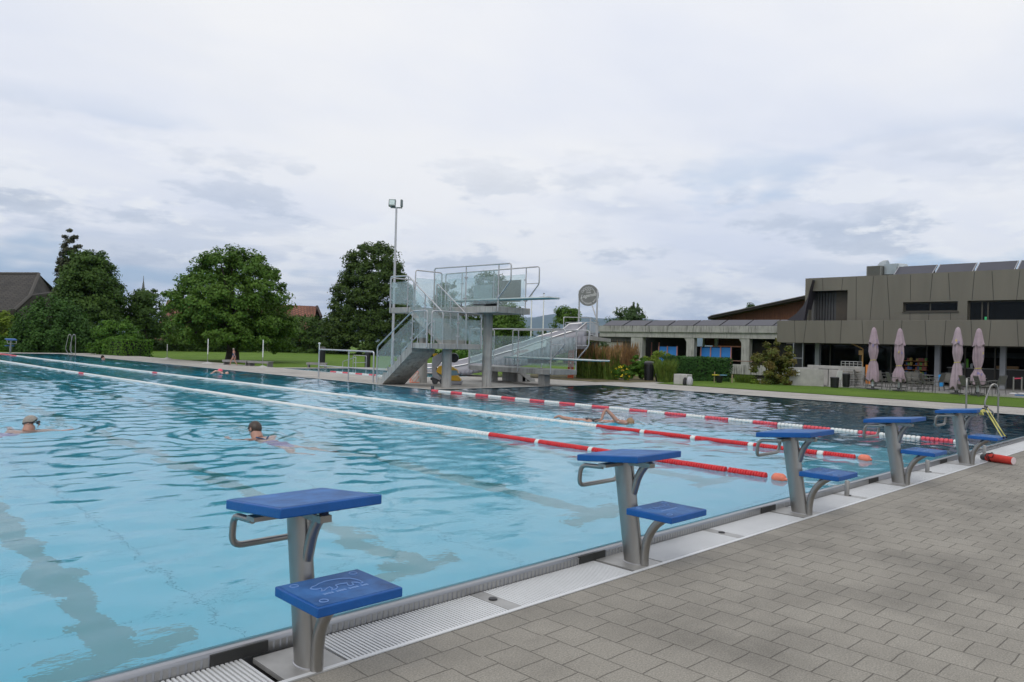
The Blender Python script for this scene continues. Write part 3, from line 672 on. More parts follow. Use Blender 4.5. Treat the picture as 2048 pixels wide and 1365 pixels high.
t = thing('lane_rope', 'short red and white rope floating in the small pool behind', 'lane rope', (0, 0, 0))
for i in range(10):
    g = MB(); y0 = 24.9 + i * .5; floats(g, 0, y0, y0 + .49, .048, .045, .12); o = g.build('float_section', REDF2 if i % 2 else WHITEF, t)
t.rotation_euler = (0, 0, 0); t.location = (18.1, 0, 0)
g = MB(); g.lathe([(.05, 0), (.05, .10), (.055, .10), (.055, .12)], (14.33, 17.95, .05), 12); tag(g.build('rope_anchor', mat('rope_anchor_metal', (.1, .1, .11), .5, .5)), 'small dark anchor stub on the corner where the back rope starts', 'anchor')
# ================================================================ DIVING TOWER
TW = thing('diving_tower', 'tall concrete diving tower with glass railings and a long upper springboard', 'diving tower', (0, 0, 0))
def box_part(name, m, par, *a, bevel=.012, label=None): return MB().box(*a).build(name, m, par, bevel=bevel, label=label)
box_part('lower_landing', CONC, TW, 14.5, 16.6, 18.4, 19.25, 1.27, 1.44)
box_part('upper_landing', CONC, TW, 15.5, 17.9, 20.7, 21.85, 2.44, 2.63)
box_part('platform', CONC, TW, 16.42, 17.95, 17.5, 20.70, 2.46, 2.66)
for (x, y, z1) in ((15.60, 18.85, 1.27), (17.12, 18.62, 2.46), (16.55, 21.3, 2.44)):
    MB().lathe([(.155, .0), (.155, z1)], (x, y, .0), 28).build('column', CONC, TW)
def flight(x0, x1, ya, za, yb, zb, n, th=.09):
    """steps from (ya, za) up to (yb, zb), a sloping flat soffit"""
    s = (yb - ya) / n; r = (zb - za) / n; pts = [(ya, za)]
    for i in range(n): pts.append((ya + s * i, za + r * (i + 1))); pts.append((ya + s * (i + 1), za + r * (i + 1)))
    pts.append((yb, zb - r - th)); pts.append((ya + s * .95, za))
    return MB().prism([(x0, y, z) for y, z in pts], (x1 - x0, 0, 0))
flight(14.5, 15.42, 21.05, .05, 19.25, 1.44, 7).build('stair_flight', CONC, TW)
flight(15.52, 16.42, 18.95, 1.44, 20.7, 2.63, 7).build('stair_flight', CONC, TW)
RR = .023
def railing(par, path, posts, glass=None, r=RR, th=.012, clips=True, mat_g=None):
    """path: top rail polyline incl. its bent-down ends; posts: (foot, head) pairs; glass: 4-corner panes"""
    g = MB(); g.tube(fillet(path, .09, 5), r, 8)
    for a, b in posts: g.tube([a, b], r * .9, 8)
    o = g.build('railing', RAILM, par)
    for p in (glass or []):
        P = [Vector(q) for q in p]; n = (P[1] - P[0]).cross(P[3] - P[0]).normalized() * th
        q = MB().prism([v - n * .5 for v in P], n).build('glass_pane', mat_g or GLASS, par, smooth=False)
        if clips:
            c = MB()
            for u, w in ((.0, .18), (.0, .82), (1, .18), (1, .82)):
                k = P[0].lerp(P[1], u).lerp(P[3].lerp(P[2], u), w); c.bar(k - n * 1.6, k + n * 1.6, .05, .05)
            c.build('clamp', RAILM, q)
    return o
def paneY(x, y0, y1, z0, z1): return [(x, y0, z0), (x, y1, z0), (x, y1, z1), (x, y0, z1)]
def paneX(y, x0, x1, z0, z1): return [(x0, y, z0), (x1, y, z0), (x1, y, z1), (x0, y, z1)]
# lower flight, pool side
x = 14.48
railing(TW, [(x, 21.08, .1), (x, 21.08, 1.28), (x, 19.22, 2.43), (x, 18.48, 2.44), (x, 18.48, 1.32)],
        [((x, 20.2, .75), (x, 20.2, 1.83)), ((x, 19.22, 1.28), (x, 19.22, 2.43))],
        [[(x, 21.02, .25), (x, 20.25, .78), (x, 20.25, 1.62), (x, 21.02, 1.13)], [(x, 20.15, .83), (x, 19.27, 1.44), (x, 19.27, 2.2), (x, 20.15, 1.68)], paneY(x, 19.15, 18.52, 1.60, 2.22)])
railing(TW, [(15.45, 21.05, .1), (15.45, 21.05, 1.15), (15.45, 19.35, 2.2), (15.45, 19.35, 1.45)], [((15.45, 20.2, .7), (15.45, 20.2, 1.68))], [[(15.45, 21.0, .4), (15.45, 20.25, .9), (15.45, 20.25, 1.5), (15.45, 21.0, 1.0)]])
y = 18.38
railing(TW, [(14.58, y, 1.30), (14.58, y, 2.43), (16.62, y, 2.44), (16.62, y, 1.30)], [((15.62, y, 1.3), (15.62, y, 2.43))],
        [paneX(y, 14.62, 15.58, 1.56, 2.22), paneX(y, 15.66, 16.58, 1.56, 2.22)])
railing(TW, [(16.64, 18.42, 1.30), (16.64, 18.42, 2.44), (16.64, 19.2, 2.44), (16.64, 19.2, 1.3)], [], [paneY(16.64, 18.46, 19.16, 1.56, 2.22)])
# upper flight
x = 15.48
railing(TW, [(x, 21.85, 2.45), (x, 21.85, 3.70), (x, 20.85, 3.68), (x, 18.95, 2.42), (x, 18.95, 1.42)],
        [((x, 20.85, 2.5), (x, 20.85, 3.68)), ((x, 19.9, 1.95), (x, 19.9, 3.04))],
        [paneY(x, 21.80, 20.9, 2.76, 3.50), [(x, 20.80, 2.70), (x, 19.95, 2.12), (x, 19.95, 2.88), (x, 20.80, 3.45)], [(x, 19.85, 2.05), (x, 19.0, 1.5), (x, 19.0, 2.25), (x, 19.85, 2.80)]])
x = 16.40
railing(TW, [(x, 20.45, 2.2), (x, 20.45, 3.48), (x, 18.88, 2.42), (x, 18.88, 1.42)], [((x, 19.7, 1.85), (x, 19.7, 2.96))],
        [[(x, 20.4, 2.35), (x, 19.75, 1.95), (x, 19.75, 2.75), (x, 20.4, 3.2)], [(x, 19.65, 1.9), (x, 18.93, 1.45), (x, 18.93, 2.2), (x, 19.65, 2.68)]])
railing(TW, [(15.52, 21.88, 2.5), (15.52, 21.88, 3.66), (16.5, 21.88, 3.66), (16.5, 21.88, 2.5)], [], [paneX(21.88, 15.56, 16.46, 2.76, 3.5)])
railing(TW, [(16.55, 21.86, 2.5), (16.55, 21.86, 4.02), (17.75, 21.86, 4.02), (17.75, 21.86, 2.5)], [], [paneX(21.86, 16.6, 17.7, 2.76, 3.75)])
# platform rails
x = 16.40
railing(TW, [(x, 20.6, 2.50), (x, 20.6, 4.00), (x, 16.85, 3.96), (x, 16.85, 3.44), (x, 17.40, 2.90)],
        [((x, 18.95, 2.48), (x, 18.95, 3.98)), ((x, 17.40, 2.5), (x, 17.40, 3.96))], [paneY(x, 20.55, 19.0, 2.74, 3.80), paneY(x, 18.9, 17.45, 2.74, 3.80)])
x = 17.97
railing(TW, [(x, 21.9, 2.50), (x, 21.9, 4.00), (x, 17.15, 4.02), (x, 17.15, 3.46), (x, 17.72, 2.90)],
        [((x, 20.98, 2.5), (x, 20.98, 4.0)), ((x, 19.3, 2.5), (x, 19.3, 4.0)), ((x, 17.75, 2.5), (x, 17.75, 4.01))], [paneY(x, 21.8, 21.02, 2.74, 3.8), paneY(x, 20.92, 19.35, 2.74, 3.80), paneY(x, 19.25, 17.8, 2.74, 3.80)])
MB().tube([(x, 17.15, 3.48), (x, 17.75, 3.48)], .014, 6).build('brace', RAILM, TW)
MB().box(17.985, 17.995, 18.0, 19.0, 2.90, 3.63).build('screen_panel', mat('taupe_screen', (.20, .19, .17), .7, 0, .1, 3), TW, smooth=False)
MB().box(17.985, 17.995, 19.4, 20.35, 2.80, 3.52).build('screen_panel', mat('hazy_screen', (.30, .36, .36), .5, 0, .2, 2), TW, smooth=False)
WHB = mat('board_white', (.66, .70, .68), .5, 0, .06, 6); TEAL = mat('board_teal_underside', (.10, .34, .40), .5)
def board(par, x, y0, y1, z, w=.50):
    o = MB().box(x - w / 2, x + w / 2, y1, y0, z - .022, z + .014).build('springboard', WHB, par, bevel=.006)
    MB().box(x - w / 2 + .02, x + w / 2 - .02, y1 + .02, y0, z - .042, z - .023).build('underside', TEAL, o, smooth=False)
    MB().box(x - w / 2 + .01, x + w / 2 - .01, y1 + .03, y1 + .42, z + .015, z + .019).build('tip_grip', mat('board_tip', (.20, .21, .22), .7), o, smooth=False)
    g = MB()
    for s in (-1, 1):
        g.box(x + s * .24 - .02, x + s * .24 + .02, y0 - 1.9, y0 - 1.3, z - .20, z - .05); MB().tube([(x + s * .24, y0 - .1, z - .04), (x + s * .24, y0 - .1, z - .27)], .02, 6).build('hinge_post', mat('fulcrum_grey', (.12, .12, .13), .5, .4), par)
    g.tube([(x - .3, y0 - 1.6, z - .09), (x + .3, y0 - 1.6, z - .09)], .045, 8)
    g.build('fulcrum', mat('fulcrum_grey', (.12, .12, .13), .5, .4), par)
    return o
board(TW, 17.18, 20.45, 15.73, 2.93)

LP = thing('diving_platform', 'low concrete diving platform beside the tower, with its own springboard', 'diving platform', (0, 0, 0))
box_part('platform', CONC, LP, 19.35, 20.65, 17.75, 22.0, .46, .64)
box_part('column', CONC, LP, 19.62, 19.92, 18.35, 18.65, .0, .46)
box_part('column', CONC, LP, 19.5, 19.8, 20.9, 21.2, .0, .46)
MB().prism([(20.66, 20.7, .62), (21.65, 20.7, .05), (21.35, 20.7, .05), (20.66, 20.7, .42)], (0, .9, 0)).build('stair_soffit', CONC, LP)
g = MB()
for i in range(3): g.box(20.66 + .26 * i, 21.1 + .26 * i, 20.72, 21.58, .05, .50 - .16 * i)
g.build('stair_flight', CONC, LP, bevel=.01)
x = 19.33
railing(LP, [(x, 22.05, .5), (x, 22.05, 2.03), (x, 17.18, 2.03), (x, 17.18, 1.50), (x, 17.82, .95)],
        [((x, 19.4, .52), (x, 19.4, 2.02)), ((x, 17.8, .5), (x, 17.8, 2.02)), ((x, 20.9, .52), (x, 20.9, 2.02))], [paneY(x, 22.0, 20.95, .72, 1.78), paneY(x, 20.85, 19.45, .72, 1.78), paneY(x, 19.35, 17.85, .72, 1.78)])
MB().tube([(x, 17.18, 1.50), (x, 17.8, 1.50)], .014, 6).build('brace', RAILM, LP)
x = 20.67
railing(LP, [(x, 21.05, 1.0), (x, 21.05, 2.03), (x, 17.25, 2.03), (x, 17.25, 1.50), (x, 17.82, .95)],
        [((x, 19.5, .52), (x, 19.5, 2.02)), ((x, 17.82, .5), (x, 17.82, 2.02))], [paneY(x, 21.0, 19.55, .72, 1.78), paneY(x, 19.45, 17.87, .72, 1.78)])
MB().tube([(x, 17.25, 1.50), (x, 17.8, 1.50)], .014, 6).build('brace', RAILM, LP)
railing(LP, [(19.40, 22.08, .5), (19.40, 22.08, 2.03), (20.65, 22.08, 2.03), (20.65, 22.08, .5)], [], [paneX(22.08, 19.45, 20.6, .72, 1.78)])
board(LP, 20.02, 20.6, 15.98, 1.02)

# ================================================================ WIDE WAVE SLIDE
SL = thing('water_slide', 'wide grey metal wave slide descending behind the low platform', 'slide', (0, 0, 0))
SLM = mat('slide_metal', (.27, .27, .30), .50, .2, .10, 2); SLD = mat('slide_under', (.24, .24, .27), .6, .2, .1, 2)
P0, P1 = Vector((25.0, 21.0)), Vector((20.2, 27.0)); Q0, Q1 = Vector((26.2, 22.3)), Vector((21.5, 28.3))
near = [(0, 2.50), (.02, 2.38), (.046, 2.18), (.119, 2.02), (.182, 1.85), (.271, 1.60), (.366, 1.32), (.451, 1.14), (.525, .95), (.604, .72), (.676, .56), (.756, .44), (.876, .36), (1.0, .34)]
far = [(0, 2.56), (.134, 2.46), (.171, 2.20), (.215, 2.09), (.304, 1.90), (.361, 1.72), (.416, 1.58), (.471, 1.48), (.541, 1.30), (.589, 1.14), (.659, .98), (.743, .78), (.843, .58), (1.0, .46)]
def lin(tab, s):
    for i in range(len(tab) - 1):
        if s <= tab[i + 1][0]: a, b = tab[i], tab[i + 1]; return a[1] + (b[1] - a[1]) * (s - a[0]) / (b[0] - a[0])
    return tab[-1][1]
NS = 40; bed = MB(); vs = []
for i in range(NS + 1):
    s = i / NS; zn, zf = lin(near, s), lin(far, min(1, s + .06)); a = P0.lerp(P1, s); c = Q0.lerp(Q1, s)
    hw = .34 if s > .1 else .30
    zb = max(.18, min(zn, 2.15) - hw)
    ring = [(a.x, a.y, zn), (a.x, a.y, zb)] + [tuple(a.lerp(c, u)) + (zb - .03 * math.sin(u * math.pi),) for u in (.2, .4, .6, .8)] + [(c.x, c.y, zb), (c.x, c.y, max(zf, zb + .2))]
    vs.append(ring)
n = len(vs[0]); bed.add([p for r in vs for p in r], [(i * n + j, i * n + j + 1, (i + 1) * n + j + 1, (i + 1) * n + j) for i in range(NS) for j in range(n - 1)])
o = bed.build('chute', SLM, SL); sm = o.modifiers.new('thick', 'SOLIDIFY'); sm.thickness = .03
g = MB(); g.tube([r[0] for r in vs], .028, 8); g.tube([r[-1] for r in vs], .028, 8); g.build('edge_rail', RAILM, SL)
g = MB(); 
for i in range(0, NS - 8):      # apron under the near side
    a, b = vs[i], vs[i + 1]
    g.add([Vector(a[1]) + Vector((-.01, -.01, .06)), Vector(b[1]) + Vector((-.01, -.01, .06)), Vector((b[1][0] - .01, b[1][1] - .01, b[1][2] - min(.5, b[1][2] * .45) if b[1][2] > .3 else .1)), Vector((a[1][0] - .01, a[1][1] - .01, a[1][2] - min(.5, a[1][2] * .45) if a[1][2] > .3 else .1))], [(0, 1, 2, 3)])
o = g.build('side_beam', SLD, SL); o.modifiers.new('thick', 'SOLIDIFY').thickness = .04
for s in (.5,):
    a = P0.lerp(P1, s); c = Q0.lerp(Q1, s); g = MB()
    for p in (a, c): g.tube([(p.x, p.y, .0), (p.x, p.y, lin(near, s) - .35)], .055, 10)
    g.build('support', CONCL, SL)
# white sponsor strip with lettering on the slide's near wall
g = MB(); sA, sB = .22, .40
st = MB(); k = 16
BAN = mat('banner_white', (.80, .82, .82), .5)
for i in range(k):
    s0, s1 = sA + (sB - sA) * i / k, sA + (sB - sA) * (i + 1) / k; a, b = P0.lerp(P1, s0), P0.lerp(P1, s1); nn = Vector((-.060, -.048, 0))
    st.add([Vector((a.x, a.y, lin(near, s0) - .05)) + nn, Vector((b.x, b.y, lin(near, s1) - .05)) + nn, Vector((b.x, b.y, lin(near, s1) - .30)) + nn, Vector((a.x, a.y, lin(near, s0) - .30)) + nn], [(0, 1, 2, 3)])
ban = st.build('sponsor_strip', BAN, SL, smooth=False)
s = .362; a = P0.lerp(P1, s); d3 = Vector((P0.x - P1.x, P0.y - P1.y, 2.2)).normalized(); up = Vector((0, 0, 1)); nrm = d3.cross(up).normalized(); up = nrm.cross(d3)
M = Matrix(((d3.x, up.x, nrm.x, a.x - .070), (d3.y, up.y, nrm.y, a.y - .057), (d3.z, up.z, nrm.z, lin(near, s) - .22), (0, 0, 0, 1)))
textmb('RAIFFEISEN', .145, M, 0, .002).build('lettering', mat('letter_red', (.40, .05, .07), .6), ban, smooth=False)
# platform the slide starts from
SP = thing('slide_platform', 'raised slide access deck with barred steel railing and round sign above', 'platform', (0, 0, 0))
sp = [onX(1127, 672, 30.5)[1], onX(1200, 672, 30.5)[1]]
yA, yB = 21.9, 29.6
MB().prism([(25.1, 20.9, 1.75), (26.4, 22.5, 1.75), (32.0, 30.0, 1.75), (33.0, 26.0, 1.75)], (0, 0, .18)).build('deck', CONC, SP)
for (px_, X) in ((1163, 27.0), (1190, 30.0)):
    q = onX(px_, 720, X); MB().lathe([(.07, 0), (.07, 1.78)], (q[0], q[1], 0), 12).build('support', CONCL, SP)
def barrail(par, a, b, z0, z1, n, posts=True):
    g = MB(); A, B = Vector(a), Vector(b)
    g.tube([(A.x, A.y, z1), (B.x, B.y, z1)], .022, 6); g.tube([(A.x, A.y, z0 + .08), (B.x, B.y, z0 + .08)], .012, 5); g.tube([(A.x, A.y, z1 - .12), (B.x, B.y, z1 - .12)], .012, 5)
    for i in range(n + 1):
        p = A.lerp(B, i / n); e_ = i in (0, n); g.tube([(p.x, p.y, z0 - (.1 if e_ else -.08)), (p.x, p.y, z1 - (.0 if e_ else .12))], .022 if e_ else .008, 5)
    return g.build('barred_railing', RAILM, par)
def pxat(px_, X): q = onX(px_, 660, X); return (X, q[1])
barrail(SP, pxat(1131, 31), pxat(1194, 31), 1.93, 2.74, 20)
barrail(SP, pxat(1180, 26), pxat(1196, 31), 1.93, 2.74, 14)
g = MB(); a = pxat(1127, 26.4); c = pxat(1156, 27.4); d = pxat(1156, 31)
g.tube(fillet([(a[0], a[1], 1.95), (a[0], a[1], 2.80), (31, pxat(1178, 31)[1], 2.98)], .05), .022, 6); g.build('railing', RAILM, SP)
# round sign on two poles
SG = thing('round_sign', 'round grey sign with white script lettering held between two tall poles', 'sign', (0, 0, 0))
XS = 31.5; a = onX(1159, 583, XS); c = onX(1195, 583, XS); ctr = onX(1177, 591, XS); topz = onX(1177, 569.5, XS)[2]; rad = (topz - ctr[2])
for q in (a, c): MB().tube([(XS, q[1], 1.6), (XS, q[1], q[2] + .05)], .045, 10).build('pole', RAILM, SG)
e1 = onX(1184, 610, XS); MB().tube([(XS, e1[1], e1[2]), (XS, c[1], onX(1194, 640, XS)[2])], .03, 8).build('brace', RAILM, SG)
ndir = Vector((-1, -.35, 0)).normalized(); rdir = Vector((0, 0, 1)).cross(ndir).normalized(); 
SM = Matrix(((rdir.x, 0, ndir.x, XS), (rdir.y, 0, ndir.y, ctr[1]), (rdir.z, 1, ndir.z, ctr[2]), (0, 0, 0, 1)))
MB().lathe([(rad, -.02), (rad, .02)], (0, 0, 0), 48, 0).build('disc', mat('sign_grey', (.18, .185, .18), .6, 0, .06, 4), SG)
disc = [c_ for c_ in SG.children if c_.name.startswith('disc')][0]; disc.data.transform(SM)
WS = mat('sign_white', (.72, .73, .73), .6)
M2 = SM @ Matrix.Translation((0, 0, .024)); g = MB()
textmb('Legende', rad * .46, M2 @ Matrix.Translation((0, -rad * .16, 0)) @ Matrix.Rotation(.16, 4, 'Z'), 0, .002, g, shear=.45)
word = 'MÜNSINGENER BADI'
for i, ch in enumerate(word):
    if ch == ' ': continue
    an = R_(198) + R_(144) * (i + .5) / len(word); rr = rad * .84
    textmb(ch, rad * .19, M2 @ Matrix.Translation((rr * math.cos(an), rr * math.sin(an), 0)) @ Matrix.Rotation(an + math.pi / 2, 4, 'Z'), 0, .002, g)
an = [R_(30 + i * 6) for i in range(20)]
g.tube([M2 @ Vector((rad * .70 * math.cos(q), rad * .70 * math.sin(q), 0)) for q in [R_(12 + i * 5) for i in range(10)]], .010, 5)
for i in range(5):
    q = R_(68 + i * 20); cx_, cy_ = rad * .68 * math.cos(q), rad * .68 * math.sin(q)
    g.tube([M2 @ Vector((cx_ + .07 * rad * 1.3 * math.cos(w) * (1 + .3 * math.cos(3 * w)), cy_ + .09 * rad * 1.3 * math.sin(w), 0)) for w in [k * math.pi / 6 for k in range(12)]], .008, 4, closed=True)
g.tube([M2 @ Vector((rad * x_, rad * y_, 0)) for x_, y_ in ((-.18, .28), (-.18, .50), (-.08, .40), (.0, .54), (.08, .40), (.18, .50), (.18, .28))], .011, 4, closed=True)
g.tube([M2 @ Vector((-.25 * rad, .20 * rad, 0)), M2 @ Vector((.25 * rad, .22 * rad, 0))], .009, 4)
g.build('lettering', WS, disc, smooth=False)
# orange column banner
OB = thing('orange_banner', 'tall orange banner strip with pale letters standing behind the low platform', 'banner', (0, 0, 0))
ob = onZ(1143, 757, .05); X = ob[0]; 
def obp(px_, py_): q = onX(px_, py_, X); return q
y0, y1 = obp(1137, 700)[1], obp(1148, 700)[1]; zt = obp(1143, 671)[2]
MB().box(X - .015, X + .015, min(y0, y1), max(y0, y1), .03, zt).build('panel', mat('banner_orange', (.72, .15, .06), .6, 0, .06, 5), OB, smooth=False)
wb = abs(y1 - y0); OM = Matrix(((0, 0, -1, X - .018), (-1, 0, 0, (y0 + y1) / 2), (0, 1, 0, 0), (0, 0, 0, 1))); g = MB()
for i, rw in enumerate(('SS', 'OO', 'SS')): textmb(rw, wb * .78, OM @ Matrix.Translation((0, zt - wb * (1.0 + i * .98), 0)), 0, .002, g, sx=.9)
for i in range(3): g.box(X - .021, X - .0155, (y0 + y1) / 2 - wb * .10, (y0 + y1) / 2 + wb * .10, zt - wb * (3.9 + i * .75), zt - wb * (3.65 + i * .75))
g.build('lettering', mat('banner_letter', (.80, .72, .64), .6), OB, smooth=False)
# floodlight mast
q = atD(789, 556, 36.0); LM = thing('floodlight_mast', 'tall thin floodlight mast with two lamps rising behind the diving tower', 'light mast', (q[0], q[1], 0))
zt = atD(795, 416, 36.0)[2]
MB().tube([(0, 0, 0), (0, 0, zt)], [.07, .045], 10).build('pole', RAILM, LM)
rv = Vector((.71, -.70, 0)); GRN = mat('floodlight_grey', (.16, .19, .19), .5, .3)
MB().bar(Vector((0, 0, zt)) - rv * .27, Vector((0, 0, zt)) + rv * .27, .07, .05).build('cross_arm', GRN, LM)
Mh = Matrix(((.71, -.5, .5, -.71 * .20), (-.70, -.5, .5, .70 * .20), (0, .7, .7, zt + .22), (0, 0, 0, 1)))
h_ = MB().box(-.16, .16, -.17, .17, -.07, .07, 0, Matrix.Translation(Vector((-.71 * .2, .7 * .2, zt + .21))) @ Matrix.Rotation(R_(-45), 4, 'Z') @ Matrix.Rotation(R_(72), 4, 'X')).build('lamp_head', GRN, LM, bevel=.01)
MB().box(-.12, .12, -.12, .13, .071, .078, 0, Matrix.Translation(Vector((-.71 * .2, .7 * .2, zt + .21))) @ Matrix.Rotation(R_(-45), 4, 'Z') @ Matrix.Rotation(R_(72), 4, 'X')).build('lens', mat('lamp_lens', (.25, .38, .40), .15), h_, smooth=False)
MB().box(-.05, .05, -.16, .16, -.15, .15, 0, Matrix.Translation(Vector((.71 * .24, -.7 * .24, zt + .21))) @ Matrix.Rotation(R_(-40), 4, 'Z')).build('lamp_head', GRN, LM, bevel=.01)
# thin flag poles in the distance
fp = None
for px_, l in ((1064, 'thin white pole behind the tower, left one of a pair'), (1088, 'thin white pole behind the tower, right one of a pair')):
    q = atD(px_, 588, 58.0)
    if fp is None:
        fp = thing('flag_pole', l, 'pole', (q[0], q[1], 0), 0, 'pair of thin poles behind the tower')
        MB().tube([(0, 0, 0), (0, 0, q[2])], [.06, .035], 8).build('shaft', WHITEM, fp); MB().lathe([(.02, 0), (.07, .03), (.02, .08)], (0, 0, q[2]), 8).build('finial', DARKP, fp)
    else: dup(fp, (q[0], q[1], 0), label=l)
# ================================================================ CAFE BUILDING
BRZ = mat('bronze_cladding', (.165, .152, .122), .45, .2, .09, .8, stretch=(1, 1.5, .25))
JOINT = mat('dark_joint', (.02, .02, .018), .7)
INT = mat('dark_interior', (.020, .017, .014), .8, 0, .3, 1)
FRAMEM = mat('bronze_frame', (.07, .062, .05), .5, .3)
CB = thing('cafe_building', 'long bronze clad building with balcony band above the glazed cafe', 'building', (0, 0, 0))
XF, XU = 37.0, 37.75
YL = onX(1554, 660, XF)[1]
zb0, zb1 = 1.945, 3.05
MB().box(XF, XF + .18, -9, YL, zb0, zb1).build('balcony_band', BRZ, CB, bevel=.01)
bnd = [c for c in CB.children if c.name.startswith('balcony_band')][0]
g = MB()
def seams(g, X, lst, w=.018):
    for (xa, ya_, xb, yb_) in lst:
        a, b = onX(xa, ya_, X), onX(xb, yb_, X); g.bar(a, b, .006, w, 0, up=(0, 1, 0))
seams(g, XF - .002, [(1589, 641, 1590.5, 688), (1613, 641, 1607, 687), (1649, 641, 1650.5, 688), (1683, 641, 1680, 689), (1724, 641, 1726.5, 689), (1767, 641, 1766, 690), (1804, 641, 1801, 691), (1850, 641, 1853, 692), (1892, 641, 1888, 692), (1942, 641, 1944.5, 693), (1982, 641, 1977, 693), (2034, 641, 2037, 694)])
g.build('panel_seam', JOINT, bnd, smooth=False)
# floor slab and soffit
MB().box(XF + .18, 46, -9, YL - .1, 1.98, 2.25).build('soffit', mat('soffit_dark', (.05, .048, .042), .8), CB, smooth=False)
# upper wall with openings
YU = onX(1610, 600, XU)[1]; ZT = 5.22
def hole(xa, ya_, xb, yb_): a, b = onX(xa, ya_, XU), onX(xb, yb_, XU); return (b[1], a[1], min(a[2], b[2]), max(a[2], b[2]))
H1 = hole(1618, 583, 1694, 641); H2 = hole(1806, 605, 1915, 623); H3 = hole(1935, 602, 2120, 641)
H1 = (H1[0], H1[1], 2.3, H1[3]); H3 = (-9.0, H3[1], 2.3, H3[3])
g = MB(); ys = sorted([-9.0, YU] + [h[i] for h in (H1, H2, H3) for i in (0, 1) if -9 < h[i] < YU]); zs = sorted([2.26, ZT] + [h[i] for h in (H1, H2, H3) for i in (2, 3)])
for i in range(len(ys) - 1):
    for j in range(len(zs) - 1):
        cy, cz = (ys[i] + ys[i + 1]) / 2, (zs[j] + zs[j + 1]) / 2
        if any(h[0] < cy < h[1] and h[2] < cz < h[3] for h in (H1, H2, H3)): continue
        g.box(XU, XU + .35, ys[i], ys[i + 1], zs[j], zs[j + 1])
uw = g.build('upper_wall', BRZ, CB, smooth=False)
g = MB(); seams(g, XU - .002, [(1645, 557, 1646, 582), (1686, 555, 1683, 581), (1712.5, 554, 1712, 641), (1747, 553, 1740, 641), (1774, 551, 1780, 641), (1821, 550, 1821, 602), (1865, 548, 1860, 602), (1897, 547, 1900, 601), (1949, 545, 1944, 601), (1984, 543, 1987, 601), (2040, 541, 2033, 601), (1820, 626, 1820, 641), (1858, 626, 1857, 641), (1901, 626, 1901, 641)])
g.build('panel_seam', JOINT, uw, smooth=False)
MB().box(XU + .35, 47, YU - .3, YU, 2.26, ZT).box(XU + .35, 47, -9, YU, ZT - .25, ZT - .02).build('roof', mat('roof_grey', (.14, .14, .14), .8), CB, smooth=False)
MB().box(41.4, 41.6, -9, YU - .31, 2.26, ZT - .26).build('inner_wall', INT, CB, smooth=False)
def window(par, h, X, mull=(), fw=.06):
    w = MB(); w.box(X + .20, X + .26, h[0], h[1], h[2], h[2] + fw); w.box(X + .20, X + .26, h[0], h[1], h[3] - fw, h[3])
    for y in (h[0], h[1] - fw) + tuple(mull): w.box(X + .20, X + .26, y, y + fw, h[2] + fw, h[3] - fw)
    f = w.build('window', FRAMEM, par, smooth=False); MB().box(X + .225, X + .235, h[0] + fw, h[1] - fw, h[2] + fw, h[3] - fw).build('pane', WINGLASS, f, smooth=False)
    return f
y_a = onX(1960, 620, XU)[1]; y_b = onX(1975, 620, XU)[1]
window(CB, H2, XU, ((H2[0] + H2[1]) / 2,)); window(CB, H3, XU, (y_a - .06, y_b, 4.0))
s = MB().box(XU - .05, XU + .2, H2[0] - .05, H2[1] + .02, H2[2] - .05, H2[2]).build('sill', FRAMEM, CB, smooth=False)
gs = onX(1969, 637, XU); MB().box(XU + .18, XU + .20, gs[1] - .04, gs[1] + .04, gs[2] - .06, gs[2] + .07).build('exit_light', mat('green_sign', (.05, .5, .18), .5), CB, smooth=False)
# recessed bay with upright slats and a brown door
ym = onX(1663, 620, XU)[1]; g = MB()
g.box(XU + .9, XU + .95, H1[0], H1[1], H1[2], H1[3]); MB
rb = g.build('recess_back', mat('recess_dark', (.035, .034, .033), .6), CB, smooth=False)
g = MB(); r_ = random.Random(3); y = ym
while y < H1[1] - .05:
    g.box(XU + .55, XU + .60, y, y + .11, H1[2], H1[3] - .04); y += .135 + r_.random() * .02
g.build('slat_screen', mat('slat_grey', (.06, .06, .062), .5, .2, .2, 1), CB, smooth=False)
MB().box(XU + .5, XU + .56, H1[0], ym - .02, H1[2], H1[3]).build('door_panel', mat('brown_panel', (.065, .052, .038), .6, 0, .15, 3), CB, smooth=False)
# dark funnel-like fabric beside the upper wall
pts = [(1625, 560), (1621, 578), (1615, 596), (1606, 612), (1593, 627), (1574, 641), (1608, 641), (1612, 618), (1618, 590)]
MB().prism([Vector(onX(a, b, XU - .3)) for a, b in pts], (.9, 0, 0)).build('funnel_sail', mat('dark_sail', (.040, .036, .045), .5), CB)
# pillars
for i, px_ in enumerate((1635, 1875, 2006)):
    q = onX(px_, 750, 38.4); MB().box(38.28, 38.50, q[1] - .11, q[1] + .11, .10, 1.98).build('pillar', mat('pillar_grey', (.27, .28, .30), .5, 0, .06, 3), CB, bevel=.006)
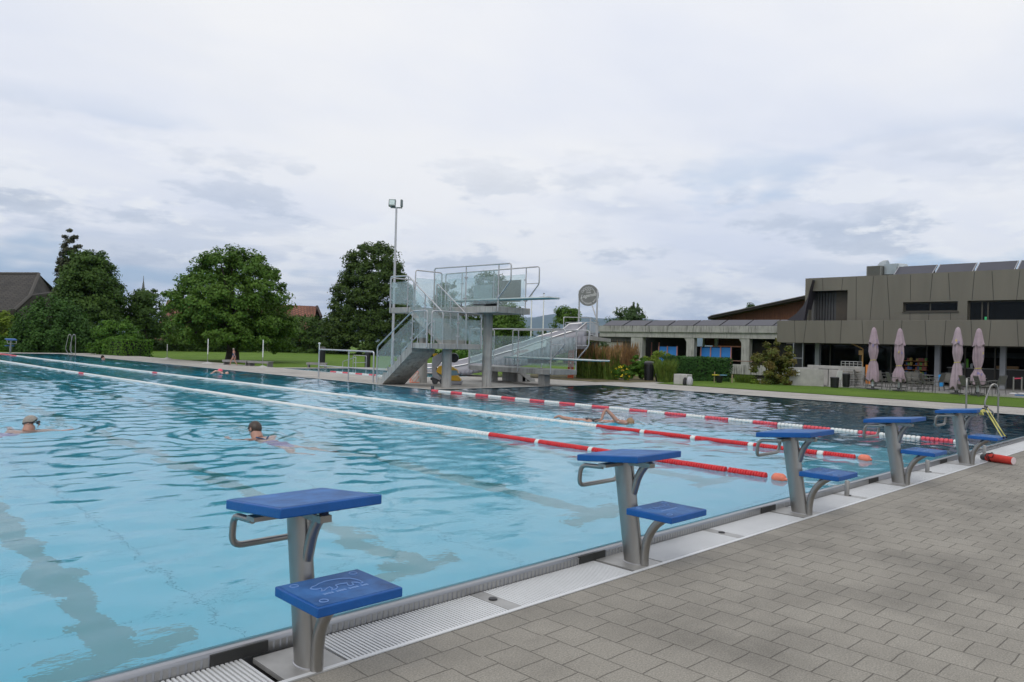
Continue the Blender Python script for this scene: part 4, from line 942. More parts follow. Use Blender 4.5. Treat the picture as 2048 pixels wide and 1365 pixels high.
# glazed front: dark glass, mullions, room behind
g = MB(); 
for px_ in (1592, 1608, 1660, 1720, 1782, 1853, 1930, 1990): q = onX(px_, 740, 39.2); g.box(39.16, 39.24, q[1] - .03, q[1] + .03, .1, 1.98)
g.box(39.16, 39.24, -9, 19, .1, .16); g.box(39.16, 39.24, -9, 19, 1.90, 1.975)
gf = g.build('glazing_frame', FRAMEM, CB, smooth=False)
yg = onX(1855, 740, 39.2)[1]; MB().box(39.195, 39.205, yg, 19.0, .16, 1.90).build('glazing', WINGLASS, gf, smooth=False)
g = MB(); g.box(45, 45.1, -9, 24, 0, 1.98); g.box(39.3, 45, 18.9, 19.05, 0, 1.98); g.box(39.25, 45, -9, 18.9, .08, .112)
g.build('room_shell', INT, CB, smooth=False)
q0, q1 = onX(1935, 718, 44.9), onX(2120, 718, 44.9); MB().box(44.85, 44.95, -9, q0[1], 1.45, 1.72).build('wall_strip', mat('strip_grey', (.10, .105, .11), .6), CB, smooth=False)
# wire mesh screen at the left corner
q0, q1 = onX(1587, 700, 38.6), onX(1606, 700, 38.6); g = MB()
for y in (q0[1], q1[1]): g.box(38.58, 38.62, y - .025, y + .025, .1, 1.95)
g.box(38.58, 38.62, q1[1], q0[1], 1.15, 1.19)
g.build('screen_frame', RAILM, CB, smooth=False)
MB().box(38.598, 38.603, q1[1], q0[1], .2, 1.9).build('screen_mesh', mat('mesh_dark', (.03, .03, .035), .6), CB, smooth=False)
# solar collectors and ventilation on the roof
def rooftop(px0, px1, X, z0, tag_): pass
sol = None
xs = [(1786, 1865), (1869, 1945), (1949, 2029), (2033, 2115)]
for i, (a, b) in enumerate(xs):
    qa, qb = onX(a, 545, 38.6), onX(b, 545, 38.6); w = qa[1] - qb[1]
    t = thing('solar_collector', ['leftmost dark solar collector on the upper roof, next to the duct', 'second solar collector from the duct on the upper roof', 'third solar collector on the upper roof', 'solar collector at the right edge of the picture'][i], 'solar panel', (38.6, qb[1], ZT - .02), 0, 'solar collectors on the upper roof')
    MB().prism([(0, 0, 0), (0, w, 0), (.75, w, .50), (.75, 0, .50)], (-.03, 0, .05)).build('panel', mat('solar_dark', (.055, .055, .070), .40, 0, .1, 2, spec=.3), t, smooth=False)
    MB().tube([(.0, .02, .06), (.75, .02, .56)], .02, 5).tube([(0, w - .02, .06), (.75, w - .02, .56)], .02, 5).build('frame', RAILM, t)
    MB().box(.68, .72, .1, w - .1, 0, .46).build('stand', DARKP, t, smooth=False)
V = thing('ventilation_unit', 'square louvred ventilation box on the roof with a bent metal duct', 'vent', (0, 0, 0))
GALV = mat('galvanised', (.40, .44, .45), .35, .7, .12, 2)
a, b = onX(1733, 533, 38.8), onX(1762, 553, 38.8)
MB().box(38.8, 39.9, b[1], a[1], b[2] - .1, a[2]).build('housing', mat('vent_grey', (.22, .22, .20), .5, .4), V, bevel=.01)
g = MB(); 
for i in range(9): z = b[2] + (a[2] - b[2]) * (i + .5) / 9 - .0; g.bar((38.79, b[1] + .06, z), (38.79, a[1] - .06, z), .03, .035)
g.build('louvre', mat('louvre_olive', (.12, .12, .10), .6), V, smooth=False)
d0, d1, d2 = onX(1765, 540, 39.4), onX(1790, 535, 39.4), onX(1812, 545, 39.4); 
g = MB(); g.box(39.1, 39.9, onX(1793, 540, 39.1)[1], onX(1768, 540, 39.1)[1], onX(1780, 549, 39.1)[2], onX(1780, 528, 39.1)[2])
g.tube(fillet([onX(1765, 545, 39.5), onX(1768, 533, 39.5), onX(1775, 533, 39.5)], .15), .30, 12)
g.tube([onX(1793, 539, 39.6), onX(1805, 540, 39.6), onX(1815, 552, 39.6)], .30, 12)
g.build('duct', GALV, V, bevel=.02)
# neighbouring wooden hall
HB = thing('wooden_hall', 'brown timber hall with a dark curving roof edge rising behind the concrete arcade', 'building', (0, 0, 0)); XH = 58
pts = [(1425, 636), (1480, 625), (1540, 612), (1608, 598), (1700, 580), (1700, 700), (1425, 700)]
MB().prism([onX(a, b, XH) for a, b in pts], (12, 0, 0)).build('timber_wall', mat('timber_cladding', (.13, .050, .025), .75, 0, .35, 2.0, .01, 6, stretch=(1, 9, .3)), HB, smooth=False)
g = MB(); pr = [(1416, 636), (1424, 632), (1480, 620.5), (1540, 607.5), (1608, 593), (1705, 575)]
for a, b in zip(pr[:-1], pr[1:]):
    A, B = Vector(onX(*a, XH - 1.0)), Vector(onX(*b, XH - 1.0)); dz = Vector((0, 0, -.16)); g.prism([A, B, B + dz, A + dz], (14, 0, 0)); 
    A2, B2 = A + Vector((-.05, 0, .02)), B + Vector((-.05, 0, .02)); g.bar(A2, B2, .10, .05, 1)
g.build('roof', [mat('roof_dark', (.045, .038, .034), .8), mat('roof_edge', (.16, .15, .14), .6)], HB, smooth=False)

# ================================================================ CONCRETE ARCADE
AR = thing('concrete_arcade', 'long weathered concrete arcade with stained fascia and square columns', 'arcade', (0, 0, 0)); XA = 44.0
y0, y1 = onX(1556, 655, XA)[1], onX(1196, 655, XA)[1]
fas = MB().box(XA, XA + .25, y0 - 2, y1, 2.60, 3.04).build('fascia', CONCD, AR, bevel=.01)
MB().box(XA + .12, XA + .6, y0 - 2, onX(1197, 660, XA)[1], 2.24, 2.60).build('beam', CONC, AR, bevel=.01)
MB().box(XA + .25, 50, y0 - 2, y1, 2.66, 2.9).build('roof_slab', CONC, AR, smooth=False)
for (a, b, zz) in ((1262, 1285, 0), (1373, 1388, 0), (1483, 1499, .35)):
    qa, qb = onX(a, 700, XA + .2), onX(b, 700, XA + .2); w = qa[1] - qb[1]
    g = MB(); g.box(XA + .16, XA + .56, qb[1], qa[1], zz, 2.26); 
    if a > 1300: g.prism([(XA + .18, qa[1], 2.26), (XA + .18, qa[1] + .22, 2.26), (XA + .18, qa[1], 1.95)], (.36, 0, 0))
    g.build('column', CONC, AR, bevel=.012)
# enclosed left end with slats over a plaster wall
qa, qb = onX(1197, 700, XA + .4), onX(1262, 700, XA + .4)
g = MB(); 
for i in range(6): g.box(XA + .35, XA + .42, qb[1], qa[1], 1.93 + i * .055, 1.955 + i * .055)
g.build('louvre', mat('arcade_slat', (.10, .10, .095), .6), AR, smooth=False)
MB().box(XA + .5, XA + .6, onX(1245, 700, XA + .5)[1], qa[1], 0, 1.85).build('plaster_wall', mat('plaster', (.34, .335, .31), .8, 0, .1, 2), AR, smooth=False)
q = onX(1237, 692.5, XA + .45); MB().box(XA + .48, XA + .5, q[1] - .32, q[1] + .32, q[2] - .04, q[2] + .03).build('red_strip', mat('faded_red', (.38, .10, .09), .7), AR, smooth=False)
MB().box(XA + .5, XA + .6, qb[1], onX(1245, 700, XA + .5)[1], 0, 2.2).build('gate_panel', mat('gate_brown', (.05, .045, .04), .7, 0, .3, 5), AR, smooth=False)
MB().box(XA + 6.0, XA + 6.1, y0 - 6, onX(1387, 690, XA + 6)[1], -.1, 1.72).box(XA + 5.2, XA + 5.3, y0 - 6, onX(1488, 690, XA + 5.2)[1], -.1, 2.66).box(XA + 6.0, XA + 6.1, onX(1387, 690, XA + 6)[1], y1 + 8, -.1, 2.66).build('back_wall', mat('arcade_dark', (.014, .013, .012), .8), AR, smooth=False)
g = MB(); qa, qb = onX(1405, 690, XA + 5.5), onX(1484, 690, XA + 5.5); g.box(XA + 5.5, XA + 5.6, qb[1], qa[1], 1.80, 2.35); g.build('timber_infill', mat('timber_cladding', (.13, .05, .025)), AR, smooth=False)
g = MB(); 
for a, b in ((1405, 1408), (1429, 1435)): g.box(XA + 5.3, XA + 5.4, onX(b, 690, XA + 5.3)[1], onX(a, 690, XA + 5.3)[1], 1.7, 2.5)
g.build('pale_post', WHITEM, AR, smooth=False)
# blue lockers/panels with pink posts
BLP = mat('blue_panel', (.03, .22, .66), .5, 0, .05, 2); PKP = mat('pink_post', (.50, .22, .20), .6)
for (l, xs_, yt, yb_) in (('blue panel screen with pink posts between the arcade columns', (1402, 1421.5, 1441.5, 1462.5), 695.5, 716), ('blue panel screen with pink posts partly hidden behind yellow-green shrubs', (1318, 1335, 1354.5), 693.5, 716)):
    t = thing('panel_screen', l, 'screen', (0, 0, 0), 0, 'blue panel screens in the arcade'); X = XA + .9
    for i in range(len(xs_) - 1):
        a, b = onX(xs_[i], yt, X), onX(xs_[i + 1], yb_, X); MB().box(X, X + .05, b[1], a[1], b[2] - .5, a[2]).build('panel', BLP, t, smooth=False)
    for x_ in xs_: a = onX(x_, yt - 1, X - .03); MB().box(X - .06, X - .01, a[1] - .035, a[1] + .035, .1, a[2]).build('post', PKP, t, smooth=False)
pr_ = thing('pink_post_row', 'three thin pink posts at the left column of the arcade', 'posts', (0, 0, 0)); X = XA + 1.5
for px_ in (1288, 1303, 1318): a = onX(px_, 685, X); MB().box(X, X + .05, a[1] - .03, a[1] + .03, .1, a[2]).build('post', PKP, pr_, smooth=False)
# solar collectors along the arcade roof
xs = [1204, 1246, 1290, 1337, 1387, 1439, 1491, 1546, 1600]
ordn = ['first', 'second', 'third', 'fourth', 'fifth', 'sixth', 'seventh', 'eighth']
for i in range(8):
    qa, qb = onX(xs[i] + 2, 651, XA + .3), onX(xs[i + 1] - 1, 651, XA + .3)
    if i == 7: qb = (0, max(qb[1], YL + .3) if False else y0 - 1.6, 0)
    w = qa[1] - qb[1]; t = thing('solar_collector', ordn[i] + ' solar collector from the left along the concrete arcade roof', 'solar panel', (XA + .3, qb[1], 3.03), 0, 'solar collectors on the arcade roof')
    MB().prism([(0, 0, 0), (0, w, 0), (1.0, w, .40), (1.0, 0, .40)], (-.03, 0, .04)).build('panel', mat('solar_dark', (.055, .055, .075)), t, smooth=False)
    MB().tube([(.0, .0, .04), (1.0, .0, .44)], .02, 5).build('frame', DARKP, t); MB().box(.92, .96, .05, w - .05, -.1, .38).build('stand', DARKP, t, smooth=False)
# low concrete parapet in front of the arcade + wedge wall
PW = thing('concrete_parapet', 'short rough concrete parapet block in front of the arcade, right of the hedge', 'wall', (0, 0, 0)); X = 37.5
a, b = onX(1465, 729, X), onX(1518, 751, X); MB().box(X, X + .25, b[1] - 1.5, a[1] + .8, b[2], a[2]).build('wall', CONCD, PW, bevel=.01)
q = onX(1470, 721.5, X); MB().tube([(X, a[1] + .8, q[2] - .02), (X, b[1] - 1.5, q[2] - .02)], .02, 6).build('handrail', mat('rust_rail', (.20, .11, .08), .6), PW)
MB().box(X + .1, X + .3, b[1] - 1.5, a[1] + .8, -.1, b[2]).build('recess', INT, PW, smooth=False)
WG = MB(); a, b, c = onX(1514, 771, 31.2), onX(1514, 758.5, 31.2), onX(1562, 774, 31.2); a = (31.2, a[1], -.02); c = (31.2, c[1], .02)
d = onX(1532, 760.5, 31.2); WG.prism([a, b, d, c], (.2, 0, 0)); tag(WG.build('wedge_wall', CONCL, bevel=.008), 'low wedge-shaped pale concrete wall below the reddish shrub', 'wall')

# ================================================================ CAFE TERRACE
TZ = .115
CW = thing('terrace_wall', 'smooth pale concrete wall enclosing the left end of the cafe terrace', 'wall', (0, 0, 0))
A = onZ(1578, 773.5, .04); B = onZ(1647, 775, .04); zt = .80
MB().prism([(A[0], A[1], -.1), (B[0], B[1], -.1), (B[0] + .25, B[1] + .1, -.1), (A[0] + .25, A[1] + .2, -.1)], (0, 0, .1 + .80)).build('wall', CONCL, CW, bevel=.008)
MB().box(33.2, 33.4, 12.7, 15.1, .0, .92).box(B[0] - .4, 33.2, B[1] + 1.15, B[1] + 1.35, 0, .82).build('back_wall', CONCL, CW, bevel=.008)
g = MB(); n_ = Vector((B[0] - A[0], B[1] - A[1], 0)).normalized(); M = Vector((A[0], A[1], 0)) + n_ * .28 + Vector((-.03, -.03, 0))
g.prism([M + Vector((0, 0, .52)), M + n_ * .16 + Vector((0, 0, .52)), M + n_ * .16 + Vector((0, 0, .74)), M + Vector((0, 0, .74))], (-.008, -.008, 0)); g.build('notice', mat('notice_white', (.7, .71, .70), .5), CW, smooth=False)
# closed parasols
def parasol(label, px_, py_, ytop, seed, lean=0):
    r_ = random.Random(seed); base = onZ(px_, py_, TZ); t = thing('closed_parasol', label, 'parasol', base, 0, 'closed mauve parasols on the cafe terrace')
    ztop = onX(px_, ytop, base[0])[2] - TZ
    MB().tube([(0, 0, 0), (0, 0, ztop - .05)], .032, 10).build('pole', mat('pole_white', (.55, .60, .64), .4), t)
    MB().lathe([(.22, 0), (.22, .03), (.06, .05), (.05, .12)], (0, 0, 0), 18).build('base', DARKP, t)
    mv = [mat('mauve_canvas', (.37, .295, .335), .85, 0, .12, 3), mat('mauve_canvas_dull', (.34, .26, .30), .85, 0, .14, 3)][seed % 2]
    f = ztop; ph = r_.random() * 6; k1 = r_.choice((6, 7, 8))
    def wob(a, z): return .20 * math.sin(k1 * a + ph + z * 1.2) + .07 * math.sin(3 * a + z * 4 + ph)
    tie = (.45, .455, .40, .47)[(seed * 7 % 11) % 4] * f; hem = {1: .18, 3: .20, 2: .12, 5: .22}[seed] * f
    prof = [(.11, hem + .02), (.205, hem), (.19, hem + .18), (.135, tie - .14), (.082, tie), (.115, tie + .12), (.150, tie + .34), (.140, f * .68), (.115, f * .78)]
    cv = MB().lathe(prof + [(.09, f * .84)], (0, 0, 0), 44, 0, None, wob, lambda a, i: (-.14 * abs(math.sin(2.5 * a + ph)) * (1 if i < 2 else 0))).build('canvas', mv, t)
    def wob2(a, z): return .16 * math.sin(5 * a + ph) * (1.2 if z < f * .80 else .5)
    MB().lathe([(.11, f * .785), (.175, f * .765), (.155, f * .81), (.12, f * .88), (.10, f * .93), (.065, f * .98), (.02, f)], (0, 0, 0), 40, 0, None, wob2, lambda a, i: (-.10 * abs(math.sin(2 * a + ph)) if i < 2 else (-.04 * abs(math.sin(2 * a + ph)) if i == 2 else 0))).build('hood', mv, t)
    MB().tube([(.098 * math.cos(a), .098 * math.sin(a), tie + .01 * math.sin(2 * a)) for a in [i * math.pi / 10 for i in range(20)]], .012, 5, closed=True).build('tie_strap', mat('strap_yellow', (.55, .48, .08), .6), t)
    g = MB()     # printed marks on the canvas
    for i in range(5):
        a = math.pi + r_.uniform(-.2, 1.6); z = r_.choice((hem + .15, hem + .25, f * .76, tie + .5)) + r_.uniform(-.05, .1); rr = .175 if z < tie else (.165 if z > f * .7 else .155)
        g.box(-.006, .006, -.022, .022, -.045, .045, r_.choice((0, 0, 1)), Matrix.Translation((rr * math.cos(a), rr * math.sin(a), z)) @ Matrix.Rotation(a, 4, 'Z'))
    g.build('print', [mat('print_violet', (.24, .21, .42), .7), mat('print_yellow', (.65, .5, .06), .7)], t, smooth=False)
    return t
parasol('closed mauve parasol with yellow print, leftmost, beside the metal crate rack', 1745, 779, 655, 1)
parasol('closed mauve parasol second from left, in front of the snack shelves', 1797, 782, 657, 3)
parasol('closed mauve parasol third from left, its white lining hanging out low', 1913, 788, 654.5, 2)
parasol('closed mauve parasol at the right, yellow strap around its waist', 1955, 791, 657, 5)
# chairs and tables
GREYM = mat('chair_mesh_grey', (.12, .115, .10), .75, 0, .1, 10); CFR = mat('chair_frame', (.12, .12, .115), .45, .4)
CS = .80
def chair(label):
    t = thing('terrace_chair', label, 'chair', (0, 0, 0), 0, 'grey mesh chairs on the cafe terrace')
    g = MB(); g.box(-.22, .22, -.21, .23, .43, .455); g.build('seat', GREYM, t, smooth=False)
    g = MB(); g.prism([(-.22, -.22, .47), (.22, -.22, .47), (.22, -.33, .86), (-.22, -.33, .86)], (0, -.012, 0)); g.build('backrest', GREYM, t, smooth=False)
    g = MB()
    for s in (-1, 1):
        g.tube(fillet([(s * .235, .24, 0), (s * .24, .22, .64), (s * .24, -.23, .66)], .06, 3), .013, 6); g.tube([(s * .235, -.28, 0), (s * .235, -.20, .44), (s * .235, -.335, .88)], .013, 6)
    g.tube([(-.235, -.335, .88), (.235, -.335, .88)], .013, 6); g.build('frame', CFR, t)
    return t
def table(label):
    t = thing('terrace_table', label, 'table', (0, 0, 0), 0, 'grey square tables on the cafe terrace')
    MB().box(-.37, .37, -.37, .37, .70, .73).build('table_top', mat('table_grey', (.13, .13, .125), .4), t, smooth=False)
    g = MB(); g.tube([(0, 0, .02), (0, 0, .7)], .03, 8); g.bar((-.28, -.28, .02), (.28, .28, .02), .06, .03); g.bar((-.28, .28, .025), (.28, -.28, .025), .06, .03); g.build('pedestal', CFR, t)
    return t
spots = [  # px, py of the foot, facing angle, words
    (1722, 776, 2.6, 'leftmost grey chair, beside the metal crate rack'), (1736, 773, .3, 'grey chair just left of the first parasol pole'), (1764, 779, 1.9, 'grey chair right of the first parasol pole'),
    (1777, 776, -.8, 'grey chair turned sideways between the first two parasols'), (1789, 784, 3.0, 'grey chair in front row before the second parasol'), (1812, 781, 1.2, 'grey chair directly right of the second parasol pole'),
    (1825, 785, 2.8, 'grey chair in front row under the snack shelves, left one'), (1840, 781, 2.0, 'grey chair in front row under the snack shelves, right one'), (1856, 786, 2.9, 'pale-backed grey chair left of the middle pillar'),
    (1872, 783, -.9, 'grey chair in front of the middle pillar'), (1893, 783, .6, 'grey chair standing alone left of the third parasol'), (1925, 789, -.5, 'grey chair turned beside the third parasol pole'),
    (1938, 793, 3.1, 'grey chair between the two right parasols'), (1967, 794, 3.0, 'grey chair right of the last parasol pole'), (1983, 792, -.7, 'grey chair turned away near the right pillar'), (1993, 790, -1.2, 'rightmost grey chair, before the right pillar'),
    (1750, 768, 3.1, 'rear row grey chair behind the first parasol'), (1803, 770, 3.1, 'rear row grey chair behind the second parasol'), (1846, 774, 3.1, 'rear row grey chair below the middle shelves')]
tspots = [(1752, 773, 'grey cafe table behind the first parasol'), (1800, 776, 'grey cafe table behind the second parasol'), (1848, 779, 'grey cafe table left of the middle pillar'), (1905, 781, 'grey cafe table left of the third parasol'), (1952, 788, 'grey cafe table behind the last parasol'), (1828, 774, 'grey cafe table before the snack shelves')]
ch0 = None
for px_, py_, a, l in spots:
    q = onZ(px_, py_, TZ)
    if ch0 is None: ch0 = chair(l); o = ch0
    else: o = dup(ch0, label=l)
    o.location = q; o.rotation_euler = (0, 0, a + math.pi * .25); o.scale = (CS,) * 3
tb0 = None
for px_, py_, l in tspots:
    q = onZ(px_, py_, TZ)
    if tb0 is None: tb0 = table(l); o = tb0
    else: o = dup(tb0, label=l)
    o.location = q; o.rotation_euler = (0, 0, .1); o.scale = (CS,) * 3
# metal crate rack
q = onZ(1702, 772, TZ); RK = thing('crate_rack', 'open metal wire rack left of the first parasol', 'rack', q, R_(-45)); g = MB()
for x in (-.35, 0, .35):
    for y in (-.2, .2): g.tube([(x, y, 0), (x, y, 1.02)], .015, 5)
for z in [.12 + i * .1 for i in range(10)]:
    g.tube([(-.35, -.2, z), (.35, -.2, z)], .010, 4); g.tube([(-.35, .2, z), (.35, .2, z)], .010, 4)
g.build('wire_frame', mat('rack_metal', (.42, .42, .40), .4, .6), RK)
g = MB()
for z in (.3, .6): g.box(-.33, .33, -.18, .18, z, z + .02)
g.build('shelf', mat('shelf_wood', (.30, .20, .12), .7), RK, smooth=False)
# stacked white chair, bins
q = onZ(1671, 774.5, TZ); WC = thing('white_chair', 'white plastic chair leaning against the terrace wall', 'chair', q, R_(160)); wp = mat('white_plastic', (.68, .68, .67), .4)
MB().box(-.16, .16, -.16, .16, .30, .325).build('seat', wp, WC, bevel=.01); MB().prism([(-.16, .14, .33), (.16, .14, .33), (.13, .20, .66), (-.13, .20, .66)], (0, .015, 0)).build('backrest', wp, WC, bevel=.005)
for sx_ in (-1, 1):
    for sy in (-1, 1): MB().tube([(sx_ * .14, sy * .14, .3), (sx_ * .17, sy * .17, 0)], .014, 6).build('leg', wp, WC)
def binlid(name, label, q, r, h, m1, m2):
    t = thing(name, label, 'bin', q); MB().lathe([(r * .86, 0), (r, h * .92)], (0, 0, 0), 20).build('body', m1, t); MB().lathe([(r * 1.06, h * .92), (r * 1.06, h * .95), (r * .8, h)], (0, 0, 0), 20).build('lid', m2, t); return t
binlid('waste_bin', 'small black bin in front of the white chair', onZ(1669, 775.5, TZ), .17, .42, BLACKP, DARKP)
binlid('waste_bin', 'taller black bin between white chair and crate rack', onZ(1692, 774.5, TZ), .15, .56, BLACKP, DARKP)
# bar-height ledge tables on the terrace wall
g = thing('standing_table', 'dark standing table against the terrace wall', 'table', onZ(1656, 774, TZ), R_(-45)); MB().box(-.35, .35, -.12, .12, .70, .72).build('table_top', DARKP, g, smooth=False); MB().tube([(0, 0, 0), (0, 0, .7)], .018, 6).build('leg', CFR, g)
# wooden gallows-like lamp post
q = onZ(1724, 765, TZ); WP = thing('wooden_post', 'yellow wooden post with slanting arm behind the crate rack', 'post', q); zt = onX(1724, 698, q[0])[2] - TZ
ow = mat('yellow_wood', (.42, .25, .09), .7, 0, .1, 6); MB().box(-.03, .03, -.03, .03, 0, zt).build('upright', ow, WP, bevel=.004)
MB().bar((0, 0, zt), (-.05, .72, zt + .34), .05, .06).build('arm', ow, WP); MB().box(-.02, .02, .03, .18, zt - .30, zt - .08).build('gusset', ow, WP)
# orange board, blue items
q = onZ(1736, 768, TZ); tag(MB().box(q[0], q[0] + .03, q[1] - .09, q[1] + .12, TZ, .98).build('orange_board', mat('orange_board', (.62, .22, .04), .6), smooth=False), 'upright orange board behind the first parasol', 'board')
q = onZ(1722, 762, TZ); g = MB(); g.lathe([(.24, .55), (.30, .75), (.28, .80), (.02, .82)], (q[0], q[1], 0), 14); tag(g.build('blue_float_pile', mat('bright_blue', (.02, .12, .55), .5)), 'bright blue play float lying behind the crate rack', 'float')
q = onZ(1883, 779, TZ); t = thing('blue_jacket', 'bright blue towel hanging over a chair by the middle pillar', 'towel', (q[0], q[1], TZ)); MB().prism([(0, -.08, .12), (0, .10, .10), (0, .13, .58), (0, -.03, .62)], (.05, 0, 0)).build('cloth', mat('sky_blue_cloth', (.03, .30, .68), .8), t)
# snack shelves, counter inside
def shelf(label, px0, px1, ytop, X, seed):
    a, b = onX(px0, ytop, X), onX(px1, ytop, X); t = thing('snack_shelf', label, 'shelf', (0, 0, 0), 0, 'snack shelves inside the cafe'); r_ = random.Random(seed)
    g = MB(); 
    for z in [.35 + .21 * i for i in range(5)]: g.box(X, X + .3, b[1], a[1], z, z + .03)
    g.build('board', mat('orange_wood', (.32, .13, .03), .6), t, smooth=False)
    cols = [mat('pack_green', (.12, .30, .05), .5), mat('pack_yellow', (.38, .28, .06), .5), mat('pack_blue', (.04, .08, .22), .5), mat('pack_red', (.25, .06, .04), .5)]
    for j in range(5):
        g = MB(); y = b[1] + .02
        while y < a[1] - .10: w = .08 + r_.random() * .04; g.box(X + .05, X + .2, y, y + w - .02, .38 + .21 * j, .38 + .21 * j + r_.uniform(.09, .15), r_.randrange(4)); y += w
        g.build('goods', cols, t, smooth=False)
shelf('snack shelf with green and yellow packs inside the cafe, behind the second parasol', 1826, 1853, 722, 38.9, 1); shelf('narrower snack shelf with red packs left of the larger one', 1808, 1824, 722, 38.9, 2)
CT = thing('counter', 'long dark cafe counter with pale top at the right', 'counter', (0, 0, 0)); y1 = onX(1896, 750, 39.4)[1]
MB().box(39.4, 40.0, -9, y1, .1, .93).build('front', mat('counter_dark', (.03, .028, .026), .5), CT, smooth=False); MB().box(39.3, 40.05, -9, y1 + .03, .93, .97).build('worktop', mat('worktop', (.25, .25, .24), .3), CT, smooth=False)
a, b = onX(1992, 748, 39.6), onX(2036, 748, 39.6); tag(MB().box(39.6, 39.8, b[1], a[1], .972, 1.10).build('display_crate', mat('crate_wood', (.26, .15, .06), .6), smooth=False), 'low wooden crate on the cafe counter', 'crate')
for i, (px_, c, hgt, l) in enumerate(((1934, (.15, .45, .05), .42, 'green bottle on the cafe counter'), (1925, (.5, .5, .5), .22, 'stack of pale cups on the cafe counter'), (1943, (.6, .62, .65), .2, 'small silver can on the cafe counter'))):
    q = onX(px_, 745, 39.6); tag(MB().lathe([(.06, 0), (.06, hgt * .8), (.03, hgt)], (39.6, q[1], .971), 10).build(('bottle', 'cup_stack', 'can')[i], mat('cnt%d' % i, c, .4)), l, ('bottle', 'cups', 'can')[i])
# barrier posts and blue mat at the far right
bp0 = None
for px_, l in ((2026.5, 'left metal barrier post with a red belt by the cafe entrance'), (2043, 'right metal barrier post by the cafe entrance')):
    q = onZ(px_, 788, TZ)
    if bp0 is None:
        bp0 = thing('barrier_post', l, 'post', q, 0, 'belt barrier posts by the cafe entrance'); MB().tube([(0, 0, .02), (0, 0, .64)], .028, 8).build('tube', mat('post_bronze', (.25, .25, .22), .4, .5), bp0); MB().lathe([(.13, 0), (.13, .02), (.03, .04)], (0, 0, 0), 14).build('foot', WHITEM, bp0)
    else: bp1 = dup(bp0, q, label=l)
g = MB(); a, b = bp0.location, bp1.location; g.prism([(a.x, a.y, TZ + .60), (b.x, b.y, TZ + .61), (b.x, b.y, TZ + .57), (a.x, a.y, TZ + .555)], (.005, .005, 0)); tag(g.build('barrier_belt', mat('belt_pink', (.65, .06, .12), .6), smooth=False), 'pink-red belt strung between the barrier posts', 'belt')
q = onZ(2040, 792, TZ + .004); tag(MB().prism([(q[0] - .4, q[1] - 2, TZ + .002), (q[0] + .5, q[1] - 2, TZ + .002), (q[0] + .9, q[1] + .35, TZ + .002), (q[0] - .1, q[1] + .15, TZ + .002)], (0, 0, .008)).build('floor_mat', mat('mat_blue', (.02, .10, .24), .9), smooth=False), 'dark blue mat on the terrace by the right edge', 'mat')
# ================================================================ TREES AND PLANTS
def mpp(px_, py_, d):
    a, b = atD(px_, py_, d), atD(px_ + 1, py_, d); return math.hypot(a[0] - b[0], a[1] - b[1])
def lobes_round(w, h, z0, k=7, seed=0, low=False):
    r = random.Random(seed); L_ = [(0, 0, z0 + (h - z0) * .50, w * .36, w * .36, (h - z0) * .48)]
    for i in range(k):
        a = 2 * math.pi * i / k + r.uniform(-.3, .3); q = r.uniform(.20, .32) * w; zz = z0 + (h - z0) * r.uniform(.22, .55); s = r.uniform(.17, .24)
        L_.append((q * math.cos(a), q * math.sin(a), zz, w * s, w * s, (h - z0) * r.uniform(.20, .27)))
    for i in range(4):
        a = r.uniform(0, 6.3); q = r.uniform(.05, .16) * w; L_.append((q * math.cos(a), q * math.sin(a), z0 + (h - z0) * r.uniform(.72, .84), w * .15, w * .15, (h - z0) * .16))
    if low:
        for i in range(9):
            a = 2 * math.pi * i / 9 + r.uniform(-.2, .2); L_.append((w * .30 * math.cos(a), w * .30 * math.sin(a), z0 + (h - z0) * r.uniform(.16, .24), w * .19, w * .19, (h - z0) * .17))
    return L_
def ptree(name, label, pl, pr, ytop, d, leafm, cat='tree', z0=.12, style='round', group=None, **kw):
    pc = (pl + pr) / 2; b = atD(pc, 700, d); top = atD(pc, ytop, d)[2]; w = (pr - pl) * mpp(pc, 650, d); h = top + .02
    if style == 'round': lb = lobes_round(w, h, h * z0, seed=kw.pop('seed', 1), low=kw.pop('low', False))
    elif style == 'cone': kw.pop('seed', 0); lb = [(0, 0, h * (z0 + (1 - z0) * u), w * .5 * (1 - .68 * u ** 1.5), w * .5 * (1 - .68 * u ** 1.5), h * .16) for u in (.10, .26, .42, .58, .72, .86)]
    elif style == 'dome': kw.pop('seed', 0); lb = [(0, 0, h * .35, w * .47, w * .47, h * .62), (w * .12, -w * .1, h * .25, w * .36, w * .36, h * .40), (-w * .16, w * .1, h * .2, w * .32, w * .32, h * .36)]
    return tree(name, label, cat, (b[0], b[1], -.02), lb, leafm, group=group, **kw)
G1 = 'trees and shrubs around the lawn'
ptree('maple_tree', 'broad round maple tree standing on the lawn left of the diving tower', 330, 600, 496, 49.5, LEAF_MAPLE, z0=.08, seed=4, low=True, n=70000, leaf=.18, nclump=760, cr=.46, trunk=(.34, 1.6), limbs=16, group=G1, spikes=40)
ptree('hornbeam_tree', 'dense dark egg-shaped tree directly left of the diving tower', 636, 850, 494, 84, LEAF_HORN, z0=.02, seed=9, style='cone', n=64000, leaf=.28, nclump=760, cr=.72, trunk=(.3, 2.2), group=G1, spikes=30)
ptree('broadleaf_tree', 'tall dark tree rising behind the weeping tree on the left', 92, 258, 497, 78, LEAF_DARK, z0=.05, seed=12, n=42000, leaf=.25, nclump=460, cr=.72, trunk=(.3, 3), group=G1, spikes=30)
ptree('spruce_tree', 'thin brownish conifer top poking out above the left tree', 104, 168, 478, 79, mat('spruce_needle', (.055, .06, .03), .8, 0, .3, 2), style='cone', z0=.45, n=11000, leaf=.24, nclump=150, cr=.36, trunk=(.2, 5), group=G1)
